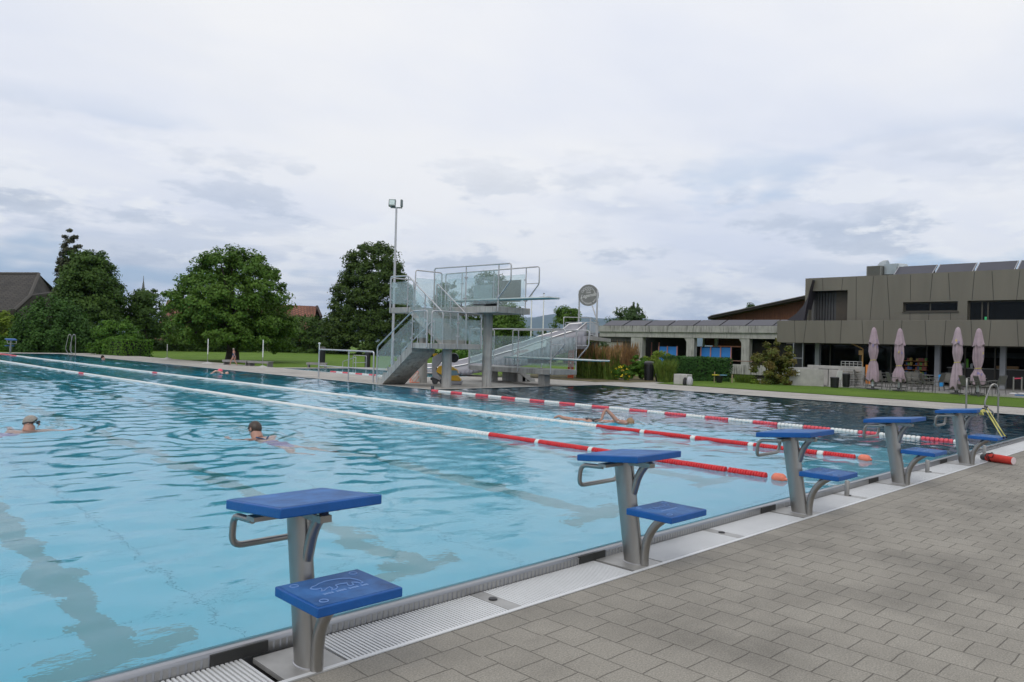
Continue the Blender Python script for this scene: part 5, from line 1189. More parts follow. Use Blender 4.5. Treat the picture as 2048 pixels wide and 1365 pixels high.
ptree('weeping_tree', 'low domed weeping tree with hanging leaf curtains at the left', 22, 190, 588, 66, LEAF_WEEP, style='dome', n=36000, leaf=.20, nclump=380, cr=.42, trunk=(.25, 1.2), droop=1.0, group=G1)
ptree('lilac_shrub', 'bright green rounded shrub right of the weeping tree', 182, 288, 640, 60, LEAF_BRIGHT, 'shrub', style='dome', n=14000, leaf=.17, nclump=120, cr=.42, trunk=(.1, .6), group=G1, spikes=30)
ptree('broadleaf_tree', 'loose dark tree between the left shrubs and the maple', 232, 348, 575, 80, LEAF_DARK, z0=.05, seed=7, n=16000, leaf=.22, nclump=170, cr=.6, trunk=(.2, 2), group=G1, spikes=30)
ptree('understorey_shrub', 'dark undergrowth right behind the maple trunk', 245, 520, 648, 86, LEAF_DARK, 'shrub', style='dome', n=20000, leaf=.30, nclump=150, cr=.75, trunk=None, group=G1)
ptree('understorey_shrub', 'mid green bushes between the maple and the dark egg-shaped tree', 545, 700, 632, 88, LEAF_DARK, 'shrub', style='dome', n=18000, leaf=.30, nclump=140, cr=.75, trunk=None, group=G1, spikes=20)
ptree('yellow_green_shrub', 'yellow-green shrub at the left edge below the barn roof', -60, 45, 622, 72, LEAF_YEL, 'shrub', style='dome', n=9000, leaf=.2, nclump=100, cr=.45, trunk=None, group=G1, spikes=20)
ptree('yellow_green_shrub', 'dull green bush low behind the far starting block', -30, 60, 672, 68, LEAF_BRIGHT, 'shrub', style='dome', n=6000, leaf=.18, nclump=80, cr=.35, trunk=None, group=G1)
ptree('garden_tree', 'spiky tree seen through the glass of the upper platform', 925, 1035, 538, 64, LEAF_DARK, z0=.1, seed=3, n=15000, leaf=.18, nclump=160, cr=.5, trunk=(.2, 2), group=G1, spikes=40)
ptree('garden_tree', 'lower tree behind the left stair glass of the tower', 850, 930, 560, 66, LEAF_DARK, z0=.1, seed=5, n=10000, leaf=.18, nclump=110, cr=.45, trunk=(.2, 2), group=G1, spikes=30)
ptree('garden_tree', 'dark round tree to the right of the tower column', 960, 1062, 610, 60, LEAF_MAPLE, z0=.05, seed=6, n=13000, leaf=.19, nclump=130, cr=.5, trunk=(.2, 1), group=G1)
ptree('garden_tree', 'green bushy tree behind the slide, left of the round sign', 1092, 1172, 608, 66, LEAF_MAPLE, z0=.05, seed=8, n=11000, leaf=.2, nclump=110, cr=.5, trunk=(.2, 2), group=G1, spikes=30)
ptree('willow_shrub', 'pale feathery shrub between the tower tree and the sign tree', 1040, 1112, 655, 70, LEAF_PALE, 'shrub', style='dome', n=6000, leaf=.16, nclump=80, cr=.4, trunk=None, group=G1, spikes=30)
ptree('fruit_tree', 'upright twiggy tree behind the arcade, right of the round sign', 1208, 1312, 606, 68, LEAF_PALE, z0=.02, seed=15, n=15000, leaf=.17, nclump=150, cr=.55, trunk=(.2, 2), group=G1, spikes=70)
ptree('fruit_tree', 'small pale treetop over the timber hall roof', 1476, 1518, 606, 95, LEAF_PALE, z0=.5, seed=2, n=3000, leaf=.2, nclump=40, cr=.5, trunk=(.2, 4), group=G1, spikes=10)
ptree('hazel_bush', 'green bush glimpsed under the tower landing', 885, 945, 694, 50, LEAF_BRIGHT, 'shrub', style='dome', n=4000, leaf=.13, nclump=60, cr=.3, trunk=None, group=G1)
ptree('boundary_bush', 'dark bush line low behind the tower, left part', 815, 960, 655, 80, LEAF_DARK, 'shrub', style='dome', n=12000, leaf=.2, nclump=130, cr=.5, trunk=None, group=G1)
ptree('boundary_bush', 'dark bush line low behind the slide', 1040, 1200, 668, 64, LEAF_DARK, 'shrub', style='dome', n=9000, leaf=.18, nclump=100, cr=.4, trunk=None, group=G1)
def boxhedge(name, label, cat, A, B, dep, z1, m, n, leaf, group=None, z0=-.02):
    """clipped leafy block from plan point A to B, dep metres deep away from the pool"""
    t = thing(name, label, cat, (A[0], A[1], z0), 0, group); d = np.array([B[0] - A[0], B[1] - A[1]]); ln = np.hypot(*d); d = d / ln; p = np.array([-d[1], d[0]])
    if np.dot(p, [A[0], A[1]]) < 0: p = -p
    P = []; Nn = []; tot = ln * z1 * 2 + dep * z1 * 2 + ln * dep
    u = rng.random(n) * ln; v = rng.random(n) * dep; w = rng.random(n) * (z1 - z0); f = rng.random(n)
    for i in range(n):
        k = f[i] * tot; nn = None
        if k < ln * z1: v[i] = rng.random() * .10; nn = (-p[0], -p[1], .4)
        elif k < 2 * ln * z1: v[i] = dep - rng.random() * .1; nn = (p[0], p[1], .4)
        elif k < 2 * ln * z1 + dep * z1: u[i] = rng.random() * .1; nn = (-d[0], -d[1], .3)
        elif k < 2 * ln * z1 + 2 * dep * z1: u[i] = ln - rng.random() * .1; nn = (d[0], d[1], .3)
        else: w[i] = (z1 - z0) - rng.random() * .1; nn = (0, 0, 1)
        P.append((d[0] * u[i] + p[0] * v[i], d[1] * u[i] + p[1] * v[i], w[i])); Nn.append(nn)
    P = np.array(P); P += .035 * np.sin(P[:, [1, 2, 0]] * 6) + rng.normal(size=P.shape) * .02; Nn = np.array(Nn) + rng.normal(size=P.shape) * .45
    leaf_mesh('foliage', P, Nn, leaf, m, t)
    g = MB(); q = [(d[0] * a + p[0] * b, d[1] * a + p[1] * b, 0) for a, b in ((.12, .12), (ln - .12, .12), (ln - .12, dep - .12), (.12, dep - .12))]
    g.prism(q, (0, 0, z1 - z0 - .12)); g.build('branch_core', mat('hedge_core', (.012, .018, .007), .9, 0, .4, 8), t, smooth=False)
    return t
A = onZ(1352, 767, .0); B = onZ(1464, 769, .0)
boxhedge('clipped_hedge', 'dark green ivy-leaved clipped hedge block behind the concrete cube', 'hedge', A, B, 1.6, 1.12, LEAF_IVY, 13000, .085)
A = onZ(193, 709, 0); B = onZ(243, 713, 0); A = atD(193, 708, 60); B = atD(243, 708, 56)
boxhedge('clipped_hedge', 'low clipped green hedge behind the first white pole on the left', 'hedge', A, B, 2.0, 1.15, LEAF_BRIGHT, 5000, .14)
# planted bed behind the diving bay
BED = MB(); sheet_rects(BED, (24.0, 31.5), (18.9, 26.0), .058, [(24.0, 25.2, 18.9, 19.6)]); struct('planting_bed', BED, mat('bed_soil', (.10, .12, .035), .95, 0, .5, 3, .04, 9, col2=(.13, .10, .05)), smooth=False)
def grass_clump(label, pl, pr, ytop, ybase, m, n, lean=.35, tips=None, cat='ornamental grass'):
    pc = (pl + pr) / 2; b = onZ(pc, ybase, .05); w = (pr - pl) * FPX ** -1 * (b[0] * .70 + b[1] * .714); h = onX(pc, ytop, b[0])[2] - .05
    t = thing('ornamental_grass', label, cat, (b[0], b[1], .05), 0, 'ornamental grasses in the bed')
    V, F = [], []; V2, F2 = [], []
    for i in range(n):
        a = rng.uniform(0, 6.283); q = math.sqrt(rng.random()) * w * .40; x, y = q * math.cos(a), q * math.sin(a); hh = h * rng.uniform(.55, 1.04)
        dx, dy = math.cos(a) * lean * rng.random() * hh * .6 + rng.normal() * .05, math.sin(a) * lean * rng.random() * hh * .6 + rng.normal() * .05
        wd = rng.uniform(.006, .014); s = rng.uniform(0, 3.14); wx, wy = math.cos(s) * wd, math.sin(s) * wd; o = len(V)
        V += [(x - wx, y - wy, 0), (x + wx, y + wy, 0), (x + dx * .4 + wx, y + dy * .4 + wy, hh * .6), (x + dx * .4 - wx, y + dy * .4 - wy, hh * .6), (x + dx, y + dy, hh)]; F += [(o, o + 1, o + 2, o + 3), (o + 3, o + 2, o + 4)]
        if tips and rng.random() < .32:
            o = len(V2); k = .72; V2 += [(x + dx * k - wx * 2.0, y + dy * k - wy * 2.0, hh * .70), (x + dx * .85 + wx * 2.4, y + dy * .85 + wy * 2.4, hh * .86), (x + dx * 1.05, y + dy * 1.05, hh * 1.10), (x + dx * .85 - wx * 2.4, y + dy * .85 - wy * 2.4, hh * .86)]; F2.append((o, o + 1, o + 2, o + 3))
    g = MB(); g.v, g.f, g.m = V, F, [0] * len(F); g.build('blades', m, t, smooth=False)
    if V2: g = MB(); g.v, g.f, g.m = V2, F2, [0] * len(F2); g.build('seed_head', GR_TAN, t, smooth=False)
    return t
grass_clump('tan-headed tall grass clump behind the low platform board', 1148, 1195, 692, 757, GR_GRN, 1500, tips=1)
grass_clump('tan-headed tall grass clump at the tip of the low springboard', 1180, 1228, 696, 758, GR_GRN, 1700, tips=1)
grass_clump('tall slender golden grass clump left of the yellow flowers', 1205, 1240, 700, 760, GR_GRN, 1500, .2, tips=1)
grass_clump('wispy grass behind the yellow flowers', 1225, 1275, 688, 752, GR_TAN, 700, .4, tips=1)
grass_clump('arching green grass clump right of the black bin', 1312, 1348, 715, 765, GR_GRN, 650, .8)
grass_clump('low green grass right of the clipped hedge', 1466, 1512, 748, 768, GR_GRN, 700, .8)
def shrub(name, label, pl, pr, ytop, ybase, m, n, leaf, flowers=0, group=None):
    pc = (pl + pr) / 2; b = onZ(pc, ybase, .05); dpt = b[0] * .70 + b[1] * .714; w = (pr - pl) / FPX * dpt; h = onX(pc, ytop, b[0])[2] - .05
    t = tree(name, label, 'shrub', (b[0], b[1], .05), [(0, 0, h * .42, w * .44, w * .44, h * .50), (w * .18, -w * .1, h * .3, w * .28, w * .28, h * .35), (-w * .2, w * .12, h * .28, w * .26, w * .26, h * .34)], m, n=n, leaf=leaf, nclump=60, cr=w * .13, trunk=None, spikes=12, group=group)
    if flowers:
        P, Nn, _ = clump_points([(0, 0, h * .42, w * .48, w * .48, h * .54)], 40, flowers, w * .1); leaf_mesh('flower', P, Nn, .055, FLOWER, t, aspect=1)['kind'] = 'stuff'
    return t
shrub('flowering_shrub', 'round shrub dotted with yellow flowers left of the black bin', 1224, 1262, 728, 761, LEAF_BRIGHT, 3500, .06, 200)
shrub('flowering_shrub', 'smaller yellow-flowered shrub under the low springboard', 1160, 1182, 730, 757, LEAF_BRIGHT, 2200, .06, 70)
shrub('green_shrub', 'dense green shrub directly left of the black bin', 1258, 1296, 706, 760, LEAF_BRIGHT, 6000, .09)
shrub('green_shrub', 'yellow-green shrub behind the black bin', 1280, 1352, 697, 755, LEAF_YEL, 8000, .09)
shrub('green_shrub', 'feathery green bush beside the arcade end, above the tan grass', 1178, 1218, 672, 740, LEAF_PALE, 5000, .10)
shrub('reddish_shrub', 'open shrub with reddish brown leaves left of the cafe terrace wall', 1502, 1590, 676, 772, LEAF_RED, 9000, .10)
shrub('green_shrub', 'small green tuft beneath the wedge wall', 1500, 1520, 758, 771, LEAF_YEL, 1000, .05)

# ================================================================ FAR BUILDINGS
TILE = brickmat('roof_tiles_dark', (.050, .045, .038), (.068, .060, .05), (.028, .025, .021), .5, .42, .05, 0, .03, grain=.2)
TILER = brickmat('roof_tiles_red', (.22, .088, .050), (.27, .115, .068), (.09, .045, .035), .4, .42, .05, 0, .03, grain=.2)
def roofplane(g, P4, m=0):
    g.add(P4, [(0, 1, 2, 3)], m)
BN = thing('barn', 'large barn with dark tiled half-hipped roof at the left edge', 'barn', (0, 0, 0))
D = 92.0
rA, rB = atD(-220, 547, D), atD(79, 548.5, D - 3); eA, eB = atD(-220, 640, D - 9), atD(30, 622, D - 8)
rz = rA[2]; hB = atD(96, 566, D - 1); hb2 = atD(60, 592, D - 8)
g = MB(); ez = atD(0, 630, D - 8)[2]
def A3(px_, py_, d): return Vector(atD(px_, py_, d))
R0, R1 = A3(-220, 548, 92), A3(78, 548.5, 92); E0, E1 = A3(-240, 636, 80), A3(28, 621, 82); K = A3(60, 592, 86); H2_ = A3(110, 585, 96)
BK0, BK1 = Vector((R0.x + 9, R0.y + 9, 1)), Vector((R1.x + 9, R1.y + 9, 1))
g.add([R0, R1, K, E1, E0], [(0, 1, 2, 3, 4)]); g.add([R1, H2_, K], [(0, 1, 2)]); g.add([R0, R1, BK1, BK0], [(0, 1, 2, 3)])
g.build('roof', TILE, BN, smooth=False)
g = MB(); g.tube([R1, K, E1], .16, 5); g.tube([R0, R1], .18, 5); g.tube([K, H2_], .14, 5); g.build('roof_edge', mat('roof_edge_tile', (.085, .078, .068), .9), BN)
g = MB(); g.add([K + Vector((.3, .2, 0)), E1 + Vector((.3, .3, 0)), (E1.x + .3, E1.y + .3, -.5), (H2_.x, H2_.y, -.5), H2_], [(0, 1, 2, 3, 4)]); g.add([E0, E1, (E1.x, E1.y, -.5), (E0.x, E0.y, -.5)], [(0, 1, 2, 3)]); g.build('wall', mat('barn_wall', (.06, .05, .04), .9, 0, .2, 2), BN, smooth=False)
HS = thing('tiled_house', 'farmhouse with huge red tiled roof behind the maple tree', 'house', (0, 0, 0))
a, b, c, d = A3(335, 600, 108), A3(634, 613, 102), A3(612, 660, 94), A3(300, 690, 97)
c = A3(618, 692, 94)
g = MB(); g.add([a, b, c, d], [(0, 1, 2, 3)]); g.add([a, b, (b.x + 6, b.y + 6, 0), (a.x + 6, a.y + 6, 0)], [(0, 1, 2, 3)]); g.build('roof', TILER, HS, smooth=False)
g = MB(); g.add([b, A3(642, 634, 100), (A3(642, 634, 100).x, A3(642, 634, 100).y, -.5), (b.x + 3, b.y + 3, -.5), (b.x + 4, b.y + 4, b.z - 3)], [(0, 1, 2, 3, 4)]); g.tube([b, A3(643, 634, 99.5)], .16, 5); g.build('gable', mat('gable_wood', (.05, .035, .028), .85), HS, smooth=False)
g = MB(); g.add([d + Vector((1, 1, 0)), c + Vector((1, 1, 0)), (c.x + 1, c.y + 1, -.5), (d.x + 1, d.y + 1, -.5)], [(0, 1, 2, 3)]); g.build('wall', mat('house_wall', (.36, .32, .27), .85), HS, smooth=False)
CH = thing('church_spire', 'needle-thin church spire above the trees on the left', 'spire', (0, 0, 0)); q = atD(287, 562, 260); w = 1.2
MB().lathe([(w, atD(287, 625, 260)[2] - 12), (w * .95, atD(287, 610, 260)[2]), (.12, q[2]), (.05, q[2] + 1.5)], (q[0], q[1], 0), 8).build('spire', mat('spire_slate', (.12, .12, .12), .8), CH)
MB().box(q[0] - 1.6, q[0] + 1.6, q[1] - 1.6, q[1] + 1.6, -.5, atD(287, 625, 260)[2]).build('tower', mat('spire_wall', (.3, .29, .27), .8), CH, smooth=False)
# blue distant ridge
g = MB(); az0, az1, ns = R_(-25), R_(100), 160; rows = [(6500, 0), (7400, .45), (8200, .85), (8800, 1.0), (10500, .1)]; vs = []
def ridge(a): return 205 + 150 * min(1, max(0, (a - R_(30)) / R_(26))) + 22 * math.sin(a * 9 + 1) + 22 * math.sin(a * 23 + .5) + 16 * math.sin(a * 61) + 9 * math.sin(a * 140 + 2)
for i in range(ns + 1):
    a = az0 + (az1 - az0) * i / ns
    for d_, k_ in rows: vs.append((d_ * math.sin(a), d_ * math.cos(a), ridge(a + .02 * k_) * k_ - 2))
n = len(rows); g.add(vs, [(i * n + j, i * n + j + 1, (i + 1) * n + j + 1, (i + 1) * n + j) for i in range(ns) for j in range(n - 1)])
struct('hills', g, mat('forest_hills', (.045, .075, .05), .95, 0, .3, .004))

# ================================================================ SMALL THINGS
# flag-like shower/parasol poles with round feet on the far deck
wp0 = None
for i, (px_, py_, yt, l) in enumerate(((205, 707.5, 677, 'first white pole on a round foot, by the clipped hedge on the left'), (334, 719, 675, 'second white pole from the left, on a round foot'), (415, 728, 678, 'white pole just left of the walking woman'), (525, 736, 680, 'white pole on a round foot between the two benches'))):
    q = onZ(px_, py_, .05); hh = onX(px_ + 1, yt, q[0])[2] - .05
    if wp0 is None:
        wp0 = thing('deck_pole', l, 'pole', q, 0, 'white poles on round feet along the far deck'); wp0['h'] = hh
        MB().lathe([(.30, 0), (.27, .03), (.10, .075), (.04, .09)], (0, 0, 0), 24).build('foot', CONCL, wp0)
        MB().tube([(0, 0, .08), (0, 0, hh * .38)], .017, 8).build('sleeve', STEEL, wp0); MB().tube([(0, 0, hh * .38), (0, 0, hh)], .024, 8).build('upper_tube', WHITEM, wp0); o = wp0; h0 = hh
    else: o = dup(wp0, q, label=l, scale=(1, 1, hh / h0)); 
del wp0['h']
for o in list(bpy.data.objects):
    if 'h' in o.keys(): del o['h']
# benches
def bench(label, pa, pb, y_):
    A, B = onZ(pa, y_[0], .0), onZ(pb, y_[1], .0); A, B = Vector(A), Vector(B); ln = (B - A).length; t = thing('bench', label, 'bench', A, math.atan2(B.y - A.y, B.x - A.x), 'low grey benches on the lawn edge')
    bm_ = mat('bench_grey', (.26, .25, .24), .7, 0, .15, 4, stretch=(.3, 4, 4))
    g = MB()
    for i in range(4): g.box(0, ln, .02 + i * .10, .11 + i * .10, .27, .30)
    g.build('seat', bm_, t, smooth=False)
    MB().box(.0, ln, .0, .02, .20, .305).build('front_board', bm_, t, smooth=False)
    for x in (.06, ln - .10): MB().box(x, x + .06, .03, .40, 0, .27).build('leg', mat('bench_leg', (.17, .165, .16), .7), t, smooth=False)
    return t
bench('long low grey bench behind the walking woman', 444, 492, (731.5, 734)); bench('low grey bench right of the walking woman, behind the white pole', 494, 536, (734, 736)); bench('low grey bench by the small pool, left of the steel barrier', 612, 652, (737.5, 738.5))
# barrier rail
t = thing('steel_barrier', 'steel tube barrier rail with three posts left of the tower stairs', 'barrier', (0, 0, 0)); X = 14.85
pA, pB, pC = onX(637.5, 740, X), onX(697, 740, X), onX(747, 740, X); g = MB()
zt = 1.10
g.tube(fillet([(X, pA[1], .05), (X, pA[1], zt), (X, pC[1], zt), (X, pC[1], .05)], .10, 5), .028, 10); g.build('top_rail', RAILM, t)
MB().tube([(X, pB[1], .05), (X, pB[1], zt)], .024, 8).build('post', RAILM, t); MB().tube([(X, pA[1], .50), (X, pC[1], .50)], .020, 8).build('mid_rail', RAILM, t)
MB().tube([(X, pA[1], zt - .05), (X, pA[1], zt + .20)], .02, 8).lathe([(.0, 0), (.045, .02), (.045, .06), (.0, .08)], (X, pA[1], zt + .18), 10).build('sprayer', WHITEM, t)
# ladder hoops
def hoop(label, base, ang, H=.86, name='ladder_rail', grp=None, run=.42):
    t = thing(name, label, 'ladder', base, ang, grp)
    p = [(0, 0, -.9), (0, 0, H * .52), (.03, 0, H * .86), (.11, 0, H), (.20, 0, H * .98), (.30, 0, H * .74), (run, 0, H * .33), (run - .06, 0, H * .14), (.14, 0, .0), (.14, 0, -.1)]
    p = [(0, 0, -.9), (0, 0, H * .80), (.04, 0, H * .96), (.11, 0, H), (.18, 0, H * .93), (.30, 0, H * .42), (.31, 0, H * .30), (.27, 0, H * .20), (.12, 0, .06), (.09, 0, -.06)]
    MB().tube(fillet(p, .05, 4), .021, 10).build('hoop', STEEL, t); return t
LG = 'steel pool ladder hoops'
hoop('steel ladder hoop farther back beside the last umbrella', (22.30, 6.35, .04), R_(8), .86, grp=LG); hoop('steel ladder hoop at the right edge, seen open', (22.30, 5.62, .04), R_(125), .76, grp=LG)
b = onX(1932, 825, 22.3); bpy.data.objects['ladder_rail'].location = (22.3, b[1], .04); bpy.data.objects['ladder_rail'].rotation_euler = (0, 0, R_(14)); 
b = onX(1996, 826, 22.3); bpy.data.objects['ladder_rail.001'].location = (22.3, b[1], .04)
for px_, l in ((138, 'far left steel ladder hoop at the pool end, left one'), (146.5, 'far left steel ladder hoop at the pool end, right one')):
    b = onX(px_ + 4, 710, 14.2); hoop(l, (14.2, b[1], .04), R_(150), 1.35, grp=LG, run=.6)
# handrails of the small pool
t = thing('pool_handrail', 'thin steel handrail frame at the small pool behind the barrier', 'handrail', (0, 0, 0)); g = MB()
for dx in (0, .0):
    pass
a = onX(706, 738, QX1 - .2); c = onX(732, 738, QX1 - .2); X = QX1 - .2
g.tube(fillet([(X, a[1], -.3), (X, a[1], .72), (X, c[1], .72), (X, c[1], -.2)], .05), .018, 6); g.tube(fillet([(X - .6, a[1], -.3), (X - .6, a[1], .40), (X - .6, c[1], .66), (X - .6, c[1], -.2)], .05), .018, 6); g.tube([(X, a[1], .34), (X, c[1], .40)], .014, 6)
g.build('tube_frame', RAILM, t)
# bins
def bin_(label, px_, py_, yt, r, d=None):
    q = onZ(px_, py_, .0) if d is None else (*atD(px_, py_, d)[:2], 0); hh = onX(px_, yt, q[0])[2]
    t = thing('litter_bin', label, 'bin', q, 0); MB().lathe([(r * .98, 0), (r * 1.0, .04), (r * .95, .05), (r * .98, hh * .86)], (0, 0, 0), 26).build('body', BLACKP, t)
    MB().lathe([(r * 1.03, hh * .84), (r * 1.04, hh * .92), (r * .8, hh * .98), (r * .45, hh)], (0, 0, 0), 26, 0, None, lambda a, z: .02 * math.sin(9 * a)).build('liner_lid', DARKP, t); return t
bin_('large black litter bin standing at the edge of the planted bed', 1297.5, 764, 722.5, .215)
bin_('dark bin behind the far starting block', 49, 703, 676, .28); bin_('small dark bin hanging on the lawn behind the barrier', 645, 712, 694, .17, 47); bin_('small black bin farther right behind the steel barrier', 735, 727, 701, .16, 42)
t = thing('small_bin', 'low dark bin hidden beside the large black one', 'bin', onZ(1317, 764, .05)); MB().lathe([(.12, 0), (.16, .3), (.10, .38)], (0, 0, 0), 14).build('body', BLACKP, t)
t = thing('waste_bag_stand', 'waste bag stand with yellow and blue lids in front of the hedge', 'bag stand', onZ(1438, 768, .07)); MB().lathe([(.10, .02), (.15, .2), (.17, .34)], (0, 0, 0), 14, 0, None, lambda a, z: .06 * math.sin(5 * a)).build('bag', BLACKP, t)
MB().tube([(-.12, .15, 0), (-.12, .15, .50)], .02, 6).build('stake', mat('stake_wood', (.30, .24, .15), .8), t); MB().box(-.2, .0, -.02, .22, .35, .38).build('lid', mat('lid_yellow', (.60, .50, .03), .5), t); MB().box(.01, .2, -.25, -.02, .35, .38).build('lid', mat('lid_blue', (.15, .33, .48), .5), t)
q = onZ(1464, 768, .07); tag(MB().tube([(q[0], q[1], 0), (q[0], q[1], .46)], .03, 7).build('wooden_stake', mat('stake_wood', (.30, .24, .15), .8)), 'short wooden stake at the right end of the hedge', 'stake')
q = onZ(1337, 757, .05); t = thing('garden_lamp', 'white globe lamp poking out left of the hedge', 'lamp', q); zt = onX(1337, 718, q[0])[2]; MB().tube([(0, 0, 0), (0, 0, zt - .14)], .02, 8).build('stem', DARKP, t); MB().lathe([(.02, -.10), (.08, -.07), (.11, 0), (.08, .07), (.02, .10)], (0, 0, zt - .06), 16).build('globe', mat('globe_white', (.62, .63, .64), .3), t)
# concrete cube + bag
c0, c1 = onZ(1347, 769.5, .05), onZ(1373, 771, .05); hh = onX(1360, 749, c0[0])[2]
t = MB(); d = Vector((c1[0] - c0[0], c1[1] - c0[1], 0)).normalized(); p = Vector((-d.y, d.x, 0)); p = p if p.x > 0 else -p; ln = (Vector(c1) - Vector(c0)).length
C0 = Vector((c0[0], c0[1], .0)); t.prism([C0, C0 + d * ln, C0 + d * ln + p * .5, C0 + p * .5], (0, 0, hh)); tag(t.build('concrete_cube', CONCL, bevel=.012), 'pale concrete cube seat on the deck edge before the hedge', 'block')
t = thing('shopping_bag', 'black and white bag leaning against the concrete cube', 'bag', onZ(1377, 771.5, .052), R_(-45)); wob = lambda a, z: .10 * math.sin(3 * a + z * 9)
MB().lathe([(.09, 0), (.125, .05), (.125, .22), (.09, .31), (.05, .35)], (.03, -.03, 0), 14, 0, None, wob).build('white_bag', mat('bag_white', (.62, .62, .64), .5, 0, .3, 14, col2=(.3, .3, .32)), t); MB().lathe([(.07, 0), (.09, .06), (.085, .22), (.04, .31)], (-.13, .05, 0), 12, 0, None, wob).build('black_bag', BLACKP, t)
# lawn cloth and net ball bag, cleaning machine
q = onZ(832, 765.5, .05); t = thing('ball_net', 'orange net bag full of pale balls under the tower stairs', 'net bag', q)
NET = mat('net_orange', (.80, .22, .12), .6); g = MB(); H = .40; W_ = .21
prof = [(W_, .0), (W_ * 1.02, .12), (W_ * .95, .26), (W_ * .70, .36), (.03, .395)]; MB().lathe([(r * .95, z) for r, z in prof], (0, 0, 0), 20).build('ball_filling', mat('pale_balls', (.62, .62, .58), .5, 0, .15, 14), t)
def pr(z):
    for (r0, z0), (r1, z1) in zip(prof[:-1], prof[1:]):
        if z <= z1: return r0 + (r1 - r0) * (z - z0) / (z1 - z0)
    return .03
for s in (-1, 1):
    for i in range(8): g.tube([((pr(z) + .004) * math.cos(i * math.pi / 6 + s * z * 4), (pr(z) + .004) * math.sin(i * math.pi / 6 + s * z * 4), z) for z in [k * .039 for k in range(11)]], .008, 4)
for z in (.01, .39): g.tube([((pr(z) + .005) * math.cos(a), (pr(z) + .005) * math.sin(a), z) for a in [k * math.pi / 8 for k in range(16)]], .016, 4, closed=True)
g.build('net', NET, t)
q = onZ(883, 769, .05); MC = thing('scrubber_machine', 'grey and yellow floor scrubbing machine parked under the tower landing', 'cleaning machine', q, R_(-45)); YE = mat('machine_yellow', (.62, .36, .02), .45); GM = mat('machine_grey', (.30, .30, .32), .5); 
k = 1 / 57.0       # metres per full-size photo pixel at this distance; local x runs to the right in view, z up
def mp(x_, y_): return ((x_ - 883) * k, 0, (769 - y_) * k)
def slabm(name, pts, th, m, y0=0, **kw): return MB().prism([Vector(mp(*p)) + Vector((0, y0, 0)) for p in pts], (0, th, 0)).build(name, m, MC, bevel=.012, **kw)
slabm('body', [(865, 717), (884, 706), (890, 716), (872, 737), (876, 748), (884, 757), (884, 763), (866, 755), (864, 735)], .34, GM, -.17)
slabm('tank', [(877, 734), (890, 731), (903, 734), (913, 740), (915, 746), (886, 752), (873, 745)], .38, YE, -.19)
slabm('front_cover', [(884, 752), (915, 751), (921, 759), (921, 761), (884, 761)], .44, YE, -.22)
slabm('window_panel', [(901, 741), (914, 741), (916, 749), (901, 751)], .02, mat('panel_blue', (.20, .32, .38), .3), -.225)
slabm('squeegee', [(900, 762), (924, 761), (922, 768), (900, 769)], .46, GM, -.23); slabm('bumper', [(862, 756), (868, 755), (880, 758), (880, 764), (862, 761)], .3, DARKP, -.15)
for x_ in (871.5, 886): MB().lathe([(.10, -.03), (.105, 0), (.10, .03)], (mp(x_, 760)[0], -.20, .105), 18, 0, Matrix.Rotation(math.pi / 2, 4, 'X')).build('wheel', DARKP, MC)
MB().lathe([(.0, -.09), (.155, -.07), (.165, 0), (.155, .07), (.0, .09)], (mp(906, 716)[0], .0, mp(0, 717)[2]), 20, 0, Matrix.Rotation(math.pi / 2, 4, 'X')).build('hose_reel', BLACKP, MC)
slabm('handle', [(864, 710), (873, 709), (874, 714), (868, 718)], .30, YE, -.15)
# yellow straps on the last block, wet paddles
t = thing('training_straps', 'yellow elastic straps stretched from the last block down to its step', 'straps', (XB[4], 3.115, 0)); YS = mat('strap_yellow2', (.60, .56, .15), .5)
g = MB(); g.bar((.10, -.19, .775), (.05, -.42, .40), .022, .006); g.bar((.22, -.19, .775), (-.06 + .24, -.425, .40), .022, .006); g.bar((.04, -.195, .77), (.2, -.425, .405), .018, .005)
g.bar((.0, -.2, .745), (-.09, -.19, .735), .05, .03); g.bar((-.09, -.19, .735), (-.06, -.2, .69), .05, .02); g.build('strap', YS, t, smooth=False)
g = MB(); g.lathe([(.02, 0), (.028, .01), (.02, .025)], (.17, -.19, .775), 8); g.bar((.0, -.2, .765), (.08, -.2, .755), .03, .03); g.bar((.05, -.43, .385), (.05, -.43, .41), .03, .01); g.bar((.18, -.43, .385), (.18, -.43, .41), .03, .01); g.build('clip', BLACKP, t)
# red rolled bag
RB = thing('red_roll_bag', 'red rolled bag with black straps lying on the pavers by the last block', 'bag', (12.07, 2.80, .0), 0)
a, b = Vector(onZ(1963, 921, .0)), Vector(onZ(2028, 931, .0)); d = (b - a).normalized(); c = (a + b) / 2; L0 = (b - a).length
RB.location = (c.x, c.y, .058); RB.rotation_euler = (0, 0, math.atan2(d.y, d.x))
Mx = Matrix.Rotation(math.pi / 2, 4, 'Y'); g = MB().lathe([(.04, -L0 * .34), (.054, -L0 * .32), (.056, 0), (.052, L0 * .44), (.050, L0 * .48)], (0, 0, 0), 20, 0, Mx, lambda a, z: .04 * math.sin(3 * a + z * 14)).build('roll', mat('red_cloth', (.62, .05, .035), .8, 0, .12, 18, .003, 30), RB)
MB().lathe([(.036, -L0 * .50), (.044, -L0 * .47), (.046, -L0 * .34)], (0, 0, -.006), 14, 0, Mx).build('dark_end', DARKP, RB)
g = MB(); g.lathe([(.050, 0), (.050, .004), (.030, .005)], (L0 * .48, 0, 0), 18, 0, Mx); g.build('towel_end', mat('towel_pale', (.66, .55, .55), .8), RB)
g = MB()
for s in (-.26, -.20): g.tube([(s * L0 * 1.0 + .02 * math.sin(2 * q_), .059 * math.cos(q_), .059 * math.sin(q_)) for q_ in [k_ * math.pi / 10 for k_ in range(20)]], .006, 5, closed=True)
